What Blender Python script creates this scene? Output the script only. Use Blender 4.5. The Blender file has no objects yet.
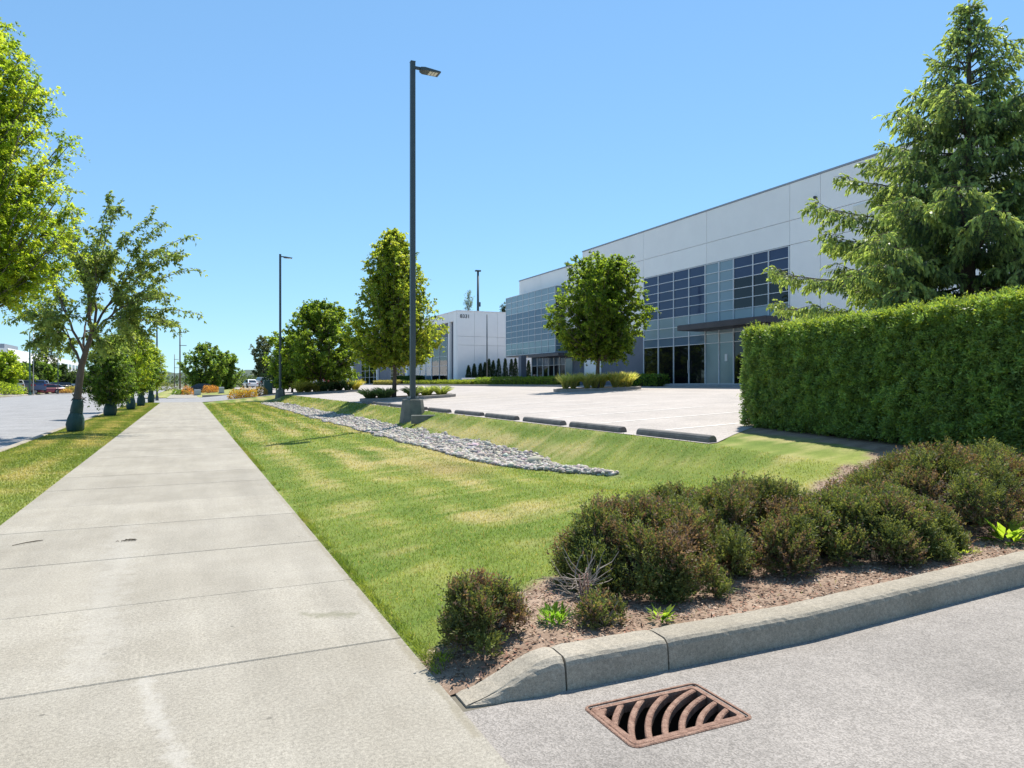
import bpy, bmesh, math, random
import numpy as np
from mathutils import Vector, Matrix
from mathutils.kdtree import KDTree

R = math.radians
S = bpy.context.scene
COL = S.collection

# ------------------------------------------------------------------ camera, sky, sun, exposure
TH = R(24.66)                      # camera heading, clockwise from +Y (the pavement runs along +Y)
EYE = 1.6
FPX = 710.0
cam = bpy.data.cameras.new('camera')
cam.sensor_width = 36.0
cam.lens = FPX / 1024 * 36.0
cam.clip_start = 0.05
cam.clip_end = 9000
cam_o = bpy.data.objects.new('camera', cam)
COL.objects.link(cam_o)
cam_o.location = (0, 0, EYE)
cam_o.rotation_euler = (R(90 - 0.08), 0, -TH)
S.camera = cam_o

SUN_AZ, SUN_EL = R(48), R(61)
world = bpy.data.worlds.new('World')
S.world = world
world.use_nodes = True
wn = world.node_tree
bg = wn.nodes['Background']
sky = wn.nodes.new('ShaderNodeTexSky')
sky.sky_type = 'NISHITA'
sky.sun_disc = False
sky.sun_elevation = SUN_EL
sky.sun_rotation = SUN_AZ
sky.altitude = 0
sky.air_density = 1.0
sky.dust_density = 0.0
sky.ozone_density = 6.0
# soften the sky's contrast as the phone's tone curve does, evenly over the whole dome
sky_g = wn.nodes.new('ShaderNodeGamma')
sky_g.inputs[1].default_value = 0.6
sky_t = wn.nodes.new('ShaderNodeVectorMath')
sky_t.operation = 'MULTIPLY'
sky_t.inputs[1].default_value = (0.655, 0.935, 1.12)
wn.links.new(sky.outputs[0], sky_g.inputs[0])
wn.links.new(sky_g.outputs[0], sky_t.inputs[0])
wn.links.new(sky_t.outputs[0], bg.inputs[0])
bg.inputs[1].default_value = 0.13

sun = bpy.data.lights.new('sun', 'SUN')
sun.energy = 3.15
sun.angle = R(0.5)
sun.color = (1.0, 0.95, 0.87)
sun_o = bpy.data.objects.new('sun', sun)
COL.objects.link(sun_o)
sv = Vector((math.sin(SUN_AZ) * math.cos(SUN_EL), math.cos(SUN_AZ) * math.cos(SUN_EL), math.sin(SUN_EL)))
sun_o.rotation_euler = sv.to_track_quat('Z', 'Y').to_euler()
sun_o.location = (30, 30, 60)

S.render.engine = 'CYCLES'
S.view_settings.view_transform = 'Standard'
S.view_settings.look = 'None'
S.view_settings.exposure = 1.28
S.view_settings.gamma = 1.0
S.view_settings.use_curve_mapping = False

# ------------------------------------------------------------------ helpers
FW = np.array([math.sin(TH), math.cos(TH), 0.0])
RT = np.array([math.cos(TH), -math.sin(TH), 0.0])
UP = np.array([0, 0, 1.0])


def ground_at(u, d):
    """plan position of picture column u at depth d"""
    p = FW * d + RT * (u - 512) / FPX * d
    return float(p[0]), float(p[1])


def on_line_x(u, X):
    """Y of picture column u on the vertical plane x = X (a wall that runs along the pavement)"""
    d = FPX / math.cos(TH) * X / (u - 186.0)
    return (d - X * math.sin(TH)) / math.cos(TH)


def fnoise(P, scale, seed, n=7):
    rng = np.random.RandomState(seed)
    K = rng.normal(size=(n, P.shape[1])) / scale * 2.2
    ph = rng.uniform(0, 6.28, n)
    return np.sin(P @ K.T + ph).sum(1) / math.sqrt(n) * 0.9


def tag(o, label=None, cat=None, group=None, kind=None):
    if label: o['label'] = label
    if cat: o['category'] = cat
    if group: o['group'] = group
    if kind: o['kind'] = kind
    return o


def empty(name, loc, label, cat, group=None, rz=0.0):
    o = bpy.data.objects.new(name, None)
    o.empty_display_size = 0.1
    o.location = loc
    o.rotation_euler = (0, 0, rz)
    COL.objects.link(o)
    return tag(o, label, cat, group)


def link(name, me, parent=None, loc=None, rz=0.0):
    o = bpy.data.objects.new(name, me)
    COL.objects.link(o)
    if parent is not None:
        o.parent = parent
    if loc is not None:
        o.location = loc
    if rz:
        o.rotation_euler = (0, 0, rz)
    return o


class MB:
    def __init__(self):
        self.v = []
        self.f = []

    def add(self, vs, fs):
        b = len(self.v)
        self.v.extend([tuple(map(float, p)) for p in vs])
        self.f.extend([tuple(i + b for i in f) for f in fs])
        return self

    def box(self, x0, x1, y0, y1, z0, z1):
        vs = [(x0, y0, z0), (x1, y0, z0), (x1, y1, z0), (x0, y1, z0), (x0, y0, z1), (x1, y0, z1), (x1, y1, z1), (x0, y1, z1)]
        return self.add(vs, [(0, 3, 2, 1), (4, 5, 6, 7), (0, 1, 5, 4), (1, 2, 6, 5), (2, 3, 7, 6), (3, 0, 4, 7)])

    def rings(self, rings, cap=True):
        n = len(rings[0])
        b = len(self.v)
        for r in rings:
            self.v.extend([tuple(map(float, p)) for p in r])
        for i in range(len(rings) - 1):
            for k in range(n):
                a, c = b + i * n + k, b + i * n + (k + 1) % n
                self.f.append((a, c, c + n, a + n))
        if cap:
            self.f.append(tuple(b + k for k in reversed(range(n))))
            e = b + (len(rings) - 1) * n
            self.f.append(tuple(e + k for k in range(n)))
        return self

    def cbox(self, x0, x1, y0, y1, z0, z1, c):
        """box with chamfered top edges"""
        r = lambda i, z: [(x0 + i, y0 + i, z), (x1 - i, y0 + i, z), (x1 - i, y1 - i, z), (x0 + i, y1 - i, z)]
        return self.rings([r(0, z0), r(0, z1 - c), r(c, z1)])

    def tube(self, path, rad, n=6, cap=True):
        path = [np.asarray(p, float) for p in path]
        rings = []
        ref = None
        for i, p in enumerate(path):
            t = path[min(i + 1, len(path) - 1)] - path[max(i - 1, 0)]
            t = t / (np.linalg.norm(t) + 1e-9)
            if ref is None:
                ref = np.array([1.0, 0, 0]) if abs(t[0]) < 0.8 else np.array([0, 1.0, 0])
            a = ref - t * np.dot(ref, t)
            a /= np.linalg.norm(a) + 1e-9
            ref = a
            c = np.cross(t, a)
            r = rad[i] if hasattr(rad, '__len__') else rad
            rings.append([p + (a * math.cos(q) + c * math.sin(q)) * r for q in [2 * math.pi * k / n for k in range(n)]])
        return self.rings(rings, cap)

    def mesh(self, name, mat, smooth=False):
        me = bpy.data.meshes.new(name)
        me.from_pydata(self.v, [], self.f)
        if mat is not None:
            me.materials.append(mat)
        if smooth:
            me.polygons.foreach_set('use_smooth', [True] * len(me.polygons))
        me.update()
        return me

    def build(self, name, mat, parent=None, smooth=False, loc=None, rz=0.0):
        return link(name, self.mesh(name, mat, smooth), parent, loc, rz)


def np_mesh(name, V, F, mat, C=None, smooth=False):
    """V (n,3), F (m,k) constant k"""
    me = bpy.data.meshes.new(name)
    V = np.ascontiguousarray(V, np.float32)
    F = np.ascontiguousarray(F, np.int32)
    m, k = F.shape
    me.vertices.add(len(V)); me.vertices.foreach_set('co', V.ravel())
    me.loops.add(m * k); me.loops.foreach_set('vertex_index', F.ravel())
    me.polygons.add(m)
    me.polygons.foreach_set('loop_start', np.arange(0, m * k, k, dtype=np.int32))
    me.polygons.foreach_set('loop_total', np.full(m, k, np.int32))
    if smooth:
        me.polygons.foreach_set('use_smooth', np.ones(m, bool))
    if C is not None:
        a = me.attributes.new('Col', 'FLOAT_COLOR', 'POINT')
        C4 = np.ones((len(V), 4), np.float32); C4[:, :3] = C
        a.data.foreach_set('color', C4.ravel())
    me.materials.append(mat)
    me.update(calc_edges=True)
    return me


def nrm(a):
    return a / (np.linalg.norm(a, axis=-1, keepdims=True) + 1e-9)


def leaf_mesh(name, P, D, N, L, W, C, mat, fold=0.15, wide=0.45):
    n = len(P)
    D = nrm(D)
    Sd = nrm(np.cross(D, N))
    N2 = np.cross(Sd, D)
    L = np.broadcast_to(np.asarray(L, float), (n,))[:, None]
    W = np.broadcast_to(np.asarray(W, float), (n,))[:, None]
    V = np.empty((n, 4, 3))
    V[:, 0] = P
    V[:, 1] = P + D * L * wide + Sd * W * 0.5 + N2 * W * fold
    V[:, 2] = P + D * L
    V[:, 3] = P + D * L * wide - Sd * W * 0.5 + N2 * W * fold
    F = np.arange(n * 4).reshape(n, 4)
    return np_mesh(name, V.reshape(-1, 3), F, mat, np.repeat(C, 4, axis=0))


def grid_sheet(name, xs, ys, zf, mat, colf=None, kind='structure', skip=None):
    X, Y = np.meshgrid(xs, ys)
    P = np.stack([X.ravel(), Y.ravel(), zf(X.ravel(), Y.ravel())], 1)
    nx, ny = len(xs), len(ys)
    i = np.arange(nx - 1)[None, :] + np.arange(ny - 1)[:, None] * nx
    F = np.stack([i, i + 1, i + nx + 1, i + nx], -1).reshape(-1, 4)
    if skip is not None:
        c = P[F].mean(1)
        F = F[~skip(c[:, 0], c[:, 1])]
    o = link(name, np_mesh(name, P, F, mat, colf(P) if colf is not None else None, smooth=True))
    o['kind'] = kind
    return o


# ------------------------------------------------------------------ materials
def nodes(name):
    m = bpy.data.materials.new(name)
    m.use_nodes = True
    t = m.node_tree
    return m, t, t.nodes['Principled BSDF'], t.nodes['Material Output']


def N(t, kind, **kw):
    n = t.nodes.new(kind)
    for k, v in kw.items():
        if k in n.inputs:
            n.inputs[k].default_value = v
        else:
            setattr(n, k, v)
    return n


def mixc(t, fac, a, b, mode='MIX'):
    n = t.nodes.new('ShaderNodeMix')
    n.data_type = 'RGBA'
    n.blend_type = mode
    for sock, val in ((n.inputs[0], fac), (n.inputs[6], a), (n.inputs[7], b)):
        if isinstance(val, bpy.types.NodeSocket):
            t.links.new(val, sock)
        elif isinstance(val, (int, float)):
            sock.default_value = val
        else:
            sock.default_value = (*val, 1)
    return n.outputs[2]


def ramp(t, sock, stops):
    n = t.nodes.new('ShaderNodeValToRGB')
    el = n.color_ramp.elements
    while len(el) < len(stops):
        el.new(0.5)
    for e, (p, c) in zip(el, stops):
        e.position = p
        e.color = (c, c, c, 1) if isinstance(c, (int, float)) else (*c, 1)
    t.links.new(sock, n.inputs[0])
    return n.outputs[0]


def surf(name, c1, c2, scale=2.0, rough=0.8, bump=0.0, bscale=60.0, speck=0.0, sscale=200.0, metal=0.0, stretch=None, rnd=0.0, spec=None, obj=False):
    """two-tone noise-mottled surface with optional speckle, per-object tone and fine relief"""
    m, t, b, out = nodes(name)
    if obj:
        tc = t.nodes.new('ShaderNodeTexCoord'); vec = tc.outputs['Object']
    else:
        g = t.nodes.new('ShaderNodeNewGeometry'); vec = g.outputs['Position']
    if stretch:
        mp = t.nodes.new('ShaderNodeMapping'); mp.inputs['Scale'].default_value = stretch
        t.links.new(vec, mp.inputs[0]); vec2 = mp.outputs[0]
    else:
        vec2 = vec
    n1 = N(t, 'ShaderNodeTexNoise', Scale=scale, Detail=6.0, Roughness=0.65)
    t.links.new(vec2, n1.inputs['Vector'])
    col = mixc(t, ramp(t, n1.outputs[0], [(0.3, 0.0), (0.7, 1.0)]), c1, c2)
    if speck:
        n2 = N(t, 'ShaderNodeTexNoise', Scale=sscale, Detail=2.0)
        t.links.new(vec, n2.inputs['Vector'])
        f = ramp(t, n2.outputs[0], [(0.3, 1 - speck), (0.7, 1 + speck)])
        mm = t.nodes.new('ShaderNodeMath'); mm.operation = 'ADD'; mm.inputs[1].default_value = 0.0
        sc = t.nodes.new('ShaderNodeVectorMath'); sc.operation = 'SCALE'
        t.links.new(col, sc.inputs[0])
        mr = t.nodes.new('ShaderNodeMapRange')
        mr.inputs[1].default_value = 0.3; mr.inputs[2].default_value = 0.7
        mr.inputs[3].default_value = 1 - speck; mr.inputs[4].default_value = 1 + speck
        t.links.new(n2.outputs[0], mr.inputs[0])
        t.links.new(mr.outputs[0], sc.inputs['Scale'])
        col = sc.outputs[0]
    if rnd:
        oi = t.nodes.new('ShaderNodeObjectInfo')
        mr = t.nodes.new('ShaderNodeMapRange')
        mr.inputs[3].default_value = 1 - rnd; mr.inputs[4].default_value = 1 + rnd
        t.links.new(oi.outputs['Random'], mr.inputs[0])
        sc = t.nodes.new('ShaderNodeVectorMath'); sc.operation = 'SCALE'
        t.links.new(col, sc.inputs[0]); t.links.new(mr.outputs[0], sc.inputs['Scale'])
        col = sc.outputs[0]
    t.links.new(col, b.inputs['Base Color'])
    b.inputs['Roughness'].default_value = rough
    b.inputs['Metallic'].default_value = metal
    if spec is not None:
        b.inputs['Specular IOR Level'].default_value = spec
    if bump:
        n3 = N(t, 'ShaderNodeTexNoise', Scale=bscale, Detail=4.0)
        t.links.new(vec, n3.inputs['Vector'])
        bp = N(t, 'ShaderNodeBump', Strength=bump, Distance=0.01)
        t.links.new(n3.outputs[0], bp.inputs['Height'])
        t.links.new(bp.outputs[0], b.inputs['Normal'])
    return m


def leafmat(name, trans=0.6, rough=0.5, gain=2.1):
    m, t, b, out = nodes(name)
    a = N(t, 'ShaderNodeAttribute', attribute_name='Col')
    g = t.nodes.new('ShaderNodeNewGeometry')
    n = N(t, 'ShaderNodeTexNoise', Scale=9.0, Detail=2.0)
    t.links.new(g.outputs['Position'], n.inputs['Vector'])
    mr = t.nodes.new('ShaderNodeMapRange')
    mr.inputs[1].default_value = 0.3; mr.inputs[2].default_value = 0.7
    mr.inputs[3].default_value = 0.85; mr.inputs[4].default_value = 1.15
    t.links.new(n.outputs[0], mr.inputs[0])
    sc = t.nodes.new('ShaderNodeVectorMath'); sc.operation = 'SCALE'
    t.links.new(a.outputs['Color'], sc.inputs[0]); t.links.new(mr.outputs[0], sc.inputs['Scale'])
    t.links.new(sc.outputs[0], b.inputs['Base Color'])
    b.inputs['Roughness'].default_value = rough
    b.inputs['Specular IOR Level'].default_value = 0.35
    tr = t.nodes.new('ShaderNodeBsdfTranslucent')
    s2 = t.nodes.new('ShaderNodeVectorMath'); s2.operation = 'MULTIPLY'
    s2.inputs[1].default_value = (gain * 1.15, gain * 1.1, gain * 0.55)
    t.links.new(sc.outputs[0], s2.inputs[0]); t.links.new(s2.outputs[0], tr.inputs[0])
    mx = t.nodes.new('ShaderNodeMixShader'); mx.inputs[0].default_value = trans
    t.links.new(b.outputs[0], mx.inputs[1]); t.links.new(tr.outputs[0], mx.inputs[2])
    t.links.new(mx.outputs[0], out.inputs[0])
    return m


def attrmat(name, rough=0.9, speck=0.25, sscale=90.0, bump=0.4, bscale=80.0):
    m, t, b, out = nodes(name)
    a = N(t, 'ShaderNodeAttribute', attribute_name='Col')
    g = t.nodes.new('ShaderNodeNewGeometry')
    col = a.outputs['Color']
    for sc_, am in ((sscale, speck), (sscale * 0.13, speck * 0.6)):
        n = N(t, 'ShaderNodeTexNoise', Scale=sc_, Detail=4.0, Roughness=0.7)
        t.links.new(g.outputs['Position'], n.inputs['Vector'])
        mr = t.nodes.new('ShaderNodeMapRange')
        mr.inputs[1].default_value = 0.3; mr.inputs[2].default_value = 0.7
        mr.inputs[3].default_value = 1 - am; mr.inputs[4].default_value = 1 + am
        t.links.new(n.outputs[0], mr.inputs[0])
        s = t.nodes.new('ShaderNodeVectorMath'); s.operation = 'SCALE'
        t.links.new(col, s.inputs[0]); t.links.new(mr.outputs[0], s.inputs['Scale'])
        col = s.outputs[0]
    t.links.new(col, b.inputs['Base Color'])
    b.inputs['Roughness'].default_value = rough
    b.inputs['Specular IOR Level'].default_value = 0.15
    n3 = N(t, 'ShaderNodeTexNoise', Scale=bscale, Detail=4.0)
    t.links.new(g.outputs['Position'], n3.inputs['Vector'])
    bp = N(t, 'ShaderNodeBump', Strength=bump, Distance=0.03)
    t.links.new(n3.outputs[0], bp.inputs['Height'])
    t.links.new(bp.outputs[0], b.inputs['Normal'])
    return m


def concrete_mat(name, c1, c2, tracks=False):
    m, t, b, out = nodes(name)
    g = t.nodes.new('ShaderNodeNewGeometry')
    vec = g.outputs['Position']
    n1 = N(t, 'ShaderNodeTexNoise', Scale=0.9, Detail=8.0, Roughness=0.7)
    t.links.new(vec, n1.inputs['Vector'])
    col = mixc(t, ramp(t, n1.outputs[0], [(0.32, 0.0), (0.68, 1.0)]), c1, c2)
    # drifts of scuffing along the walking direction
    mp = t.nodes.new('ShaderNodeMapping'); mp.inputs['Scale'].default_value = (2.2, 0.22, 1)
    t.links.new(vec, mp.inputs[0])
    n2 = N(t, 'ShaderNodeTexNoise', Scale=1.3, Detail=5.0, Roughness=0.6)
    t.links.new(mp.outputs[0], n2.inputs['Vector'])
    lift = ramp(t, n2.outputs[0], [(0.35, 0.93), (0.65, 1.08)])
    col = mixc(t, 1.0, col, lift, 'MULTIPLY')
    # pale sand grains and dark pits
    n3 = N(t, 'ShaderNodeTexNoise', Scale=170.0, Detail=2.0)
    t.links.new(vec, n3.inputs['Vector'])
    col = mixc(t, 1.0, col, ramp(t, n3.outputs[0], [(0.3, 0.72), (0.5, 1.0), (0.72, 1.2)]), 'MULTIPLY')
    n4 = N(t, 'ShaderNodeTexNoise', Scale=55.0, Detail=4.0)
    t.links.new(vec, n4.inputs['Vector'])
    col = mixc(t, 1.0, col, ramp(t, n4.outputs[0], [(0.3, 0.80), (0.7, 1.15)]), 'MULTIPLY')
    # small oily stains
    n5 = N(t, 'ShaderNodeTexNoise', Scale=2.7, Detail=6.0, Roughness=0.75)
    t.links.new(vec, n5.inputs['Vector'])
    col = mixc(t, ramp(t, n5.outputs[0], [(0.665, 0.0), (0.74, 0.42)]), col, (0.16, 0.14, 0.11))
    if tracks:
        vs = N(t, 'ShaderNodeTexVoronoi', Scale=3.1)
        t.links.new(vec, vs.inputs['Vector'])
        col = mixc(t, ramp(t, vs.outputs['Distance'], [(0.030, 0.62), (0.052, 0.0)]), col, (0.10, 0.092, 0.075))
        vs2 = N(t, 'ShaderNodeTexVoronoi', Scale=17.0)
        t.links.new(vec, vs2.inputs['Vector'])
        col = mixc(t, ramp(t, vs2.outputs['Distance'], [(0.05, 0.5), (0.10, 0.0)]), col, (0.17, 0.155, 0.125))
        warp = N(t, 'ShaderNodeTexNoise', Scale=9.0, Detail=5.0, Roughness=0.7)
        t.links.new(vec, warp.inputs['Vector'])
        def seg(ax, ay, bx, by, r, soft):
            # distance to a segment on the paving, roughened by noise
            L2 = (bx - ax) ** 2 + (by - ay) ** 2 + 1e-6
            dif = N(t, 'ShaderNodeVectorMath', operation='SUBTRACT'); dif.inputs[1].default_value = (ax, ay, 0)
            t.links.new(vec, dif.inputs[0])
            flat = N(t, 'ShaderNodeVectorMath', operation='MULTIPLY'); flat.inputs[1].default_value = (1, 1, 0)
            t.links.new(dif.outputs[0], flat.inputs[0])
            dot = N(t, 'ShaderNodeVectorMath', operation='DOT_PRODUCT'); dot.inputs[1].default_value = ((bx - ax) / L2, (by - ay) / L2, 0)
            t.links.new(flat.outputs[0], dot.inputs[0])
            cl = t.nodes.new('ShaderNodeClamp'); t.links.new(dot.outputs['Value'], cl.inputs[0])
            sc_ = N(t, 'ShaderNodeVectorMath', operation='SCALE'); sc_.inputs[0].default_value = (bx - ax, by - ay, 0)
            t.links.new(cl.outputs[0], sc_.inputs['Scale'])
            dd = N(t, 'ShaderNodeVectorMath', operation='DISTANCE')
            t.links.new(flat.outputs[0], dd.inputs[0]); t.links.new(sc_.outputs[0], dd.inputs[1])
            w = N(t, 'ShaderNodeMath', operation='MULTIPLY_ADD'); w.inputs[1].default_value = soft; 
            t.links.new(warp.outputs[0], w.inputs[0]); t.links.new(dd.outputs['Value'], w.inputs[2])
            m_ = t.nodes.new('ShaderNodeMapRange')
            m_.inputs[1].default_value = r + soft * 0.62; m_.inputs[2].default_value = r + soft * 0.38
            t.links.new(w.outputs[0], m_.inputs[0])
            return m_.outputs[0]
        def blend(fac, amt, c):
            k_ = N(t, 'ShaderNodeMath', operation='MULTIPLY'); k_.inputs[1].default_value = amt
            t.links.new(fac, k_.inputs[0])
            return mixc(t, k_.outputs[0], col, c)
        col = blend(seg(-0.21, 4.30, 0.10, 2.6, 0.03, 0.22), 0.34, (0.50, 0.47, 0.42))
        col = blend(seg(-1.25, 4.3, -1.0, 2.0, 0.10, 0.5), 0.22, (0.48, 0.45, 0.40))
        col = blend(seg(-0.6, 9.0, -0.5, 4.5, 0.10, 0.6), 0.2, (0.48, 0.45, 0.40))
        col = blend(seg(0.84, 4.98, 1.02, 4.93, 0.05, 0.22), 0.55, (0.15, 0.145, 0.085))
        col = blend(seg(0.72, 5.1, 0.78, 5.0, 0.02, 0.16), 0.5, (0.15, 0.145, 0.085))
        col = blend(seg(-0.55, 6.75, -0.4, 6.72, 0.01, 0.20), 0.45, (0.13, 0.115, 0.08))
        col = blend(seg(1.2, 3.0, 1.2, 12.0, 0.02, 0.10), 0.5, (0.22, 0.19, 0.13))
    oi = t.nodes.new('ShaderNodeObjectInfo')
    mr = t.nodes.new('ShaderNodeMapRange')
    mr.inputs[3].default_value = 0.94; mr.inputs[4].default_value = 1.05
    t.links.new(oi.outputs['Random'], mr.inputs[0])
    sc = t.nodes.new('ShaderNodeVectorMath'); sc.operation = 'SCALE'
    t.links.new(col, sc.inputs[0]); t.links.new(mr.outputs[0], sc.inputs['Scale'])
    col = sc.outputs[0]
    t.links.new(col, b.inputs['Base Color'])
    b.inputs['Roughness'].default_value = 0.85
    b.inputs['Specular IOR Level'].default_value = 0.25
    # broom finish across the walk plus grain
    mp2 = t.nodes.new('ShaderNodeMapping'); mp2.inputs['Scale'].default_value = (6, 150, 1)
    t.links.new(vec, mp2.inputs[0])
    n6 = N(t, 'ShaderNodeTexNoise', Scale=1.0, Detail=3.0)
    t.links.new(mp2.outputs[0], n6.inputs['Vector'])
    ad = t.nodes.new('ShaderNodeMath'); ad.operation = 'ADD'
    t.links.new(n6.outputs[0], ad.inputs[0]); t.links.new(n3.outputs[0], ad.inputs[1])
    bp = N(t, 'ShaderNodeBump', Strength=0.35, Distance=0.004)
    t.links.new(ad.outputs[0], bp.inputs['Height'])
    t.links.new(bp.outputs[0], b.inputs['Normal'])
    return m


def asphalt_mat(name, dark, light, scale=130.0, patch=0.5):
    m, t, b, out = nodes(name)
    g = t.nodes.new('ShaderNodeNewGeometry')
    vec = g.outputs['Position']
    v = N(t, 'ShaderNodeTexVoronoi', Scale=scale)
    t.links.new(vec, v.inputs['Vector'])
    sep = t.nodes.new('ShaderNodeSeparateColor')
    t.links.new(v.outputs['Color'], sep.inputs[0])
    col = mixc(t, ramp(t, sep.outputs[0], [(0.1, 0.0), (0.9, 1.0)]), dark, light)
    n = N(t, 'ShaderNodeTexNoise', Scale=0.7, Detail=7.0, Roughness=0.65)
    t.links.new(vec, n.inputs['Vector'])
    col = mixc(t, 1.0, col, ramp(t, n.outputs[0], [(0.3, 1 - 0.35 * patch), (0.7, 1 + 0.3 * patch)]), 'MULTIPLY')
    n2 = N(t, 'ShaderNodeTexNoise', Scale=14.0, Detail=4.0, Roughness=0.7)
    t.links.new(vec, n2.inputs['Vector'])
    col = mixc(t, 1.0, col, ramp(t, n2.outputs[0], [(0.3, 0.88), (0.7, 1.1)]), 'MULTIPLY')
    t.links.new(col, b.inputs['Base Color'])
    b.inputs['Roughness'].default_value = 0.8
    b.inputs['Specular IOR Level'].default_value = 0.3
    bp = N(t, 'ShaderNodeBump', Strength=0.55, Distance=0.006)
    t.links.new(v.outputs['Distance'], bp.inputs['Height'])
    t.links.new(bp.outputs[0], b.inputs['Normal'])
    return m


def glass_mat(name, c, rough=0.03, wob=0.02, spec=0.8):
    m, t, b, out = nodes(name)
    g = t.nodes.new('ShaderNodeNewGeometry')
    n = N(t, 'ShaderNodeTexNoise', Scale=0.35, Detail=3.0)
    t.links.new(g.outputs['Position'], n.inputs['Vector'])
    t.links.new(mixc(t, n.outputs[0], tuple(0.75 * x for x in c), tuple(1.25 * x for x in c)), b.inputs['Base Color'])
    b.inputs['Roughness'].default_value = rough
    b.inputs['Specular IOR Level'].default_value = spec
    n2 = N(t, 'ShaderNodeTexNoise', Scale=0.8, Detail=1.0)
    t.links.new(g.outputs['Position'], n2.inputs['Vector'])
    bp = N(t, 'ShaderNodeBump', Strength=wob, Distance=0.3)
    t.links.new(n2.outputs[0], bp.inputs['Height'])
    t.links.new(bp.outputs[0], b.inputs['Normal'])
    return m


M = {}
M['slab'] = concrete_mat('paving concrete', (0.275, 0.247, 0.197), (0.35, 0.319, 0.263), True)
M['curb'] = concrete_mat('kerb concrete', (0.25, 0.218, 0.165), (0.38, 0.335, 0.265))
M['joint'] = surf('joint dirt', (0.10, 0.09, 0.07), (0.17, 0.15, 0.11), 6.0, 0.95)
M['drive'] = asphalt_mat('driveway asphalt', (0.20, 0.18, 0.158), (0.325, 0.293, 0.26), 130.0, 0.6)
M['road'] = asphalt_mat('road asphalt', (0.20, 0.195, 0.19), (0.33, 0.32, 0.31), 60.0, 0.5)
M['lot'] = asphalt_mat('parking asphalt', (0.32, 0.285, 0.255), (0.43, 0.385, 0.345), 45.0, 0.4)
M['lawn'] = attrmat('mown lawn soil and thatch')
M['leaf'] = leafmat('leaf')
M['blade'] = leafmat('grass blade', 0.5, 0.55, 1.35)
M['needle'] = leafmat('needle', 0.42, 0.45, 1.6)
M['heath'] = leafmat('heather shoot', 0.38, 0.55, 1.5)
M['bark'] = surf('bark', (0.075, 0.055, 0.042), (0.155, 0.12, 0.095), 9.0, 0.9, 0.7, 40, stretch=(1, 1, 0.3))
M['barkg'] = surf('grey bark', (0.13, 0.11, 0.095), (0.25, 0.215, 0.185), 9.0, 0.9, 0.7, 40, stretch=(1, 1, 0.3))
M['ground'] = surf('far ground', (0.07, 0.09, 0.035), (0.16, 0.14, 0.08), 0.03, 0.95)
M['bag'] = surf('green woven bag', (0.010, 0.040, 0.034), (0.020, 0.066, 0.055), 7.0, 0.6, 0.4, 25)
M['rock'] = attrmat('river rock', 0.85, 0.2, 30.0, 0.3, 40.0)
M['mulch'] = attrmat('mulch chip', 0.95, 0.25, 60.0, 0.3, 60.0)
M['rust'] = surf('rusty cast iron', (0.13, 0.058, 0.034), (0.30, 0.18, 0.125), 26.0, 0.8, 0.7, 90, speck=0.3, sscale=160)
M['pit'] = surf('catch basin wall', (0.02, 0.02, 0.018), (0.045, 0.04, 0.035), 4.0, 0.9)
M['pole'] = surf('painted steel pole', (0.045, 0.062, 0.068), (0.06, 0.08, 0.085), 2.0, 0.45, spec=0.5)
M['poleg'] = surf('green street pole', (0.03, 0.10, 0.075), (0.04, 0.13, 0.10), 2.0, 0.5)
M['polew'] = surf('weathered timber pole', (0.13, 0.10, 0.08), (0.2, 0.16, 0.13), 3.0, 0.9)
M['steel'] = surf('galvanised steel', (0.35, 0.36, 0.37), (0.45, 0.46, 0.47), 8.0, 0.4, metal=0.6)
M['lens'] = surf('lamp lens', (0.55, 0.53, 0.45), (0.7, 0.68, 0.6), 20.0, 0.3)
M['base'] = surf('pole base concrete', (0.10, 0.105, 0.09), (0.20, 0.195, 0.165), 3.0, 0.9, 0.4, 40, speck=0.15)
M['stop'] = surf('wheel stop concrete', (0.085, 0.08, 0.075), (0.17, 0.16, 0.145), 5.0, 0.85, 0.3, 50, speck=0.15)
M['white'] = surf('painted tilt-up concrete', (0.87, 0.835, 0.80), (0.93, 0.895, 0.855), 0.5, 0.75, rnd=0.02)
M['gap'] = surf('joint sealant', (0.30, 0.30, 0.31), (0.36, 0.36, 0.36), 2.0, 0.9)
M['cap'] = surf('parapet flashing', (0.30, 0.31, 0.33), (0.36, 0.37, 0.39), 2.0, 0.5, metal=0.3)
M['slate'] = surf('slate blue paint', (0.105, 0.12, 0.15), (0.135, 0.15, 0.185), 0.6, 0.65, rnd=0.05)
M['cream'] = surf('cream panel', (0.72, 0.68, 0.57), (0.78, 0.74, 0.64), 1.0, 0.7)
M['canopy'] = surf('dark canopy metal', (0.045, 0.04, 0.045), (0.07, 0.06, 0.065), 2.0, 0.5)
M['mull'] = surf('white mullion', (0.68, 0.70, 0.72), (0.76, 0.77, 0.78), 3.0, 0.4)
M['glass'] = glass_mat('dark vision glass', (0.045, 0.065, 0.125), spec=0.3)
M['glassb'] = glass_mat('black vision glass', (0.006, 0.007, 0.009), spec=0.45)
M['glassl'] = glass_mat('blue vision glass', (0.10, 0.15, 0.21), spec=0.4)
M['spand'] = glass_mat('pale spandrel glass', (0.21, 0.28, 0.315), 0.12)
M['spand2'] = glass_mat('teal spandrel glass', (0.14, 0.215, 0.245), 0.1)
M['step'] = surf('grey plinth', (0.25, 0.26, 0.28), (0.33, 0.34, 0.36), 2.0, 0.8)
M['number'] = surf('number plate black', (0.02, 0.02, 0.025), (0.04, 0.04, 0.045), 3.0, 0.5)
M['tyre'] = surf('tyre rubber', (0.012, 0.012, 0.012), (0.02, 0.02, 0.02), 5.0, 0.85)
M['rim'] = surf('alloy rim', (0.35, 0.35, 0.36), (0.45, 0.45, 0.46), 5.0, 0.3, metal=0.8)
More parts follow.
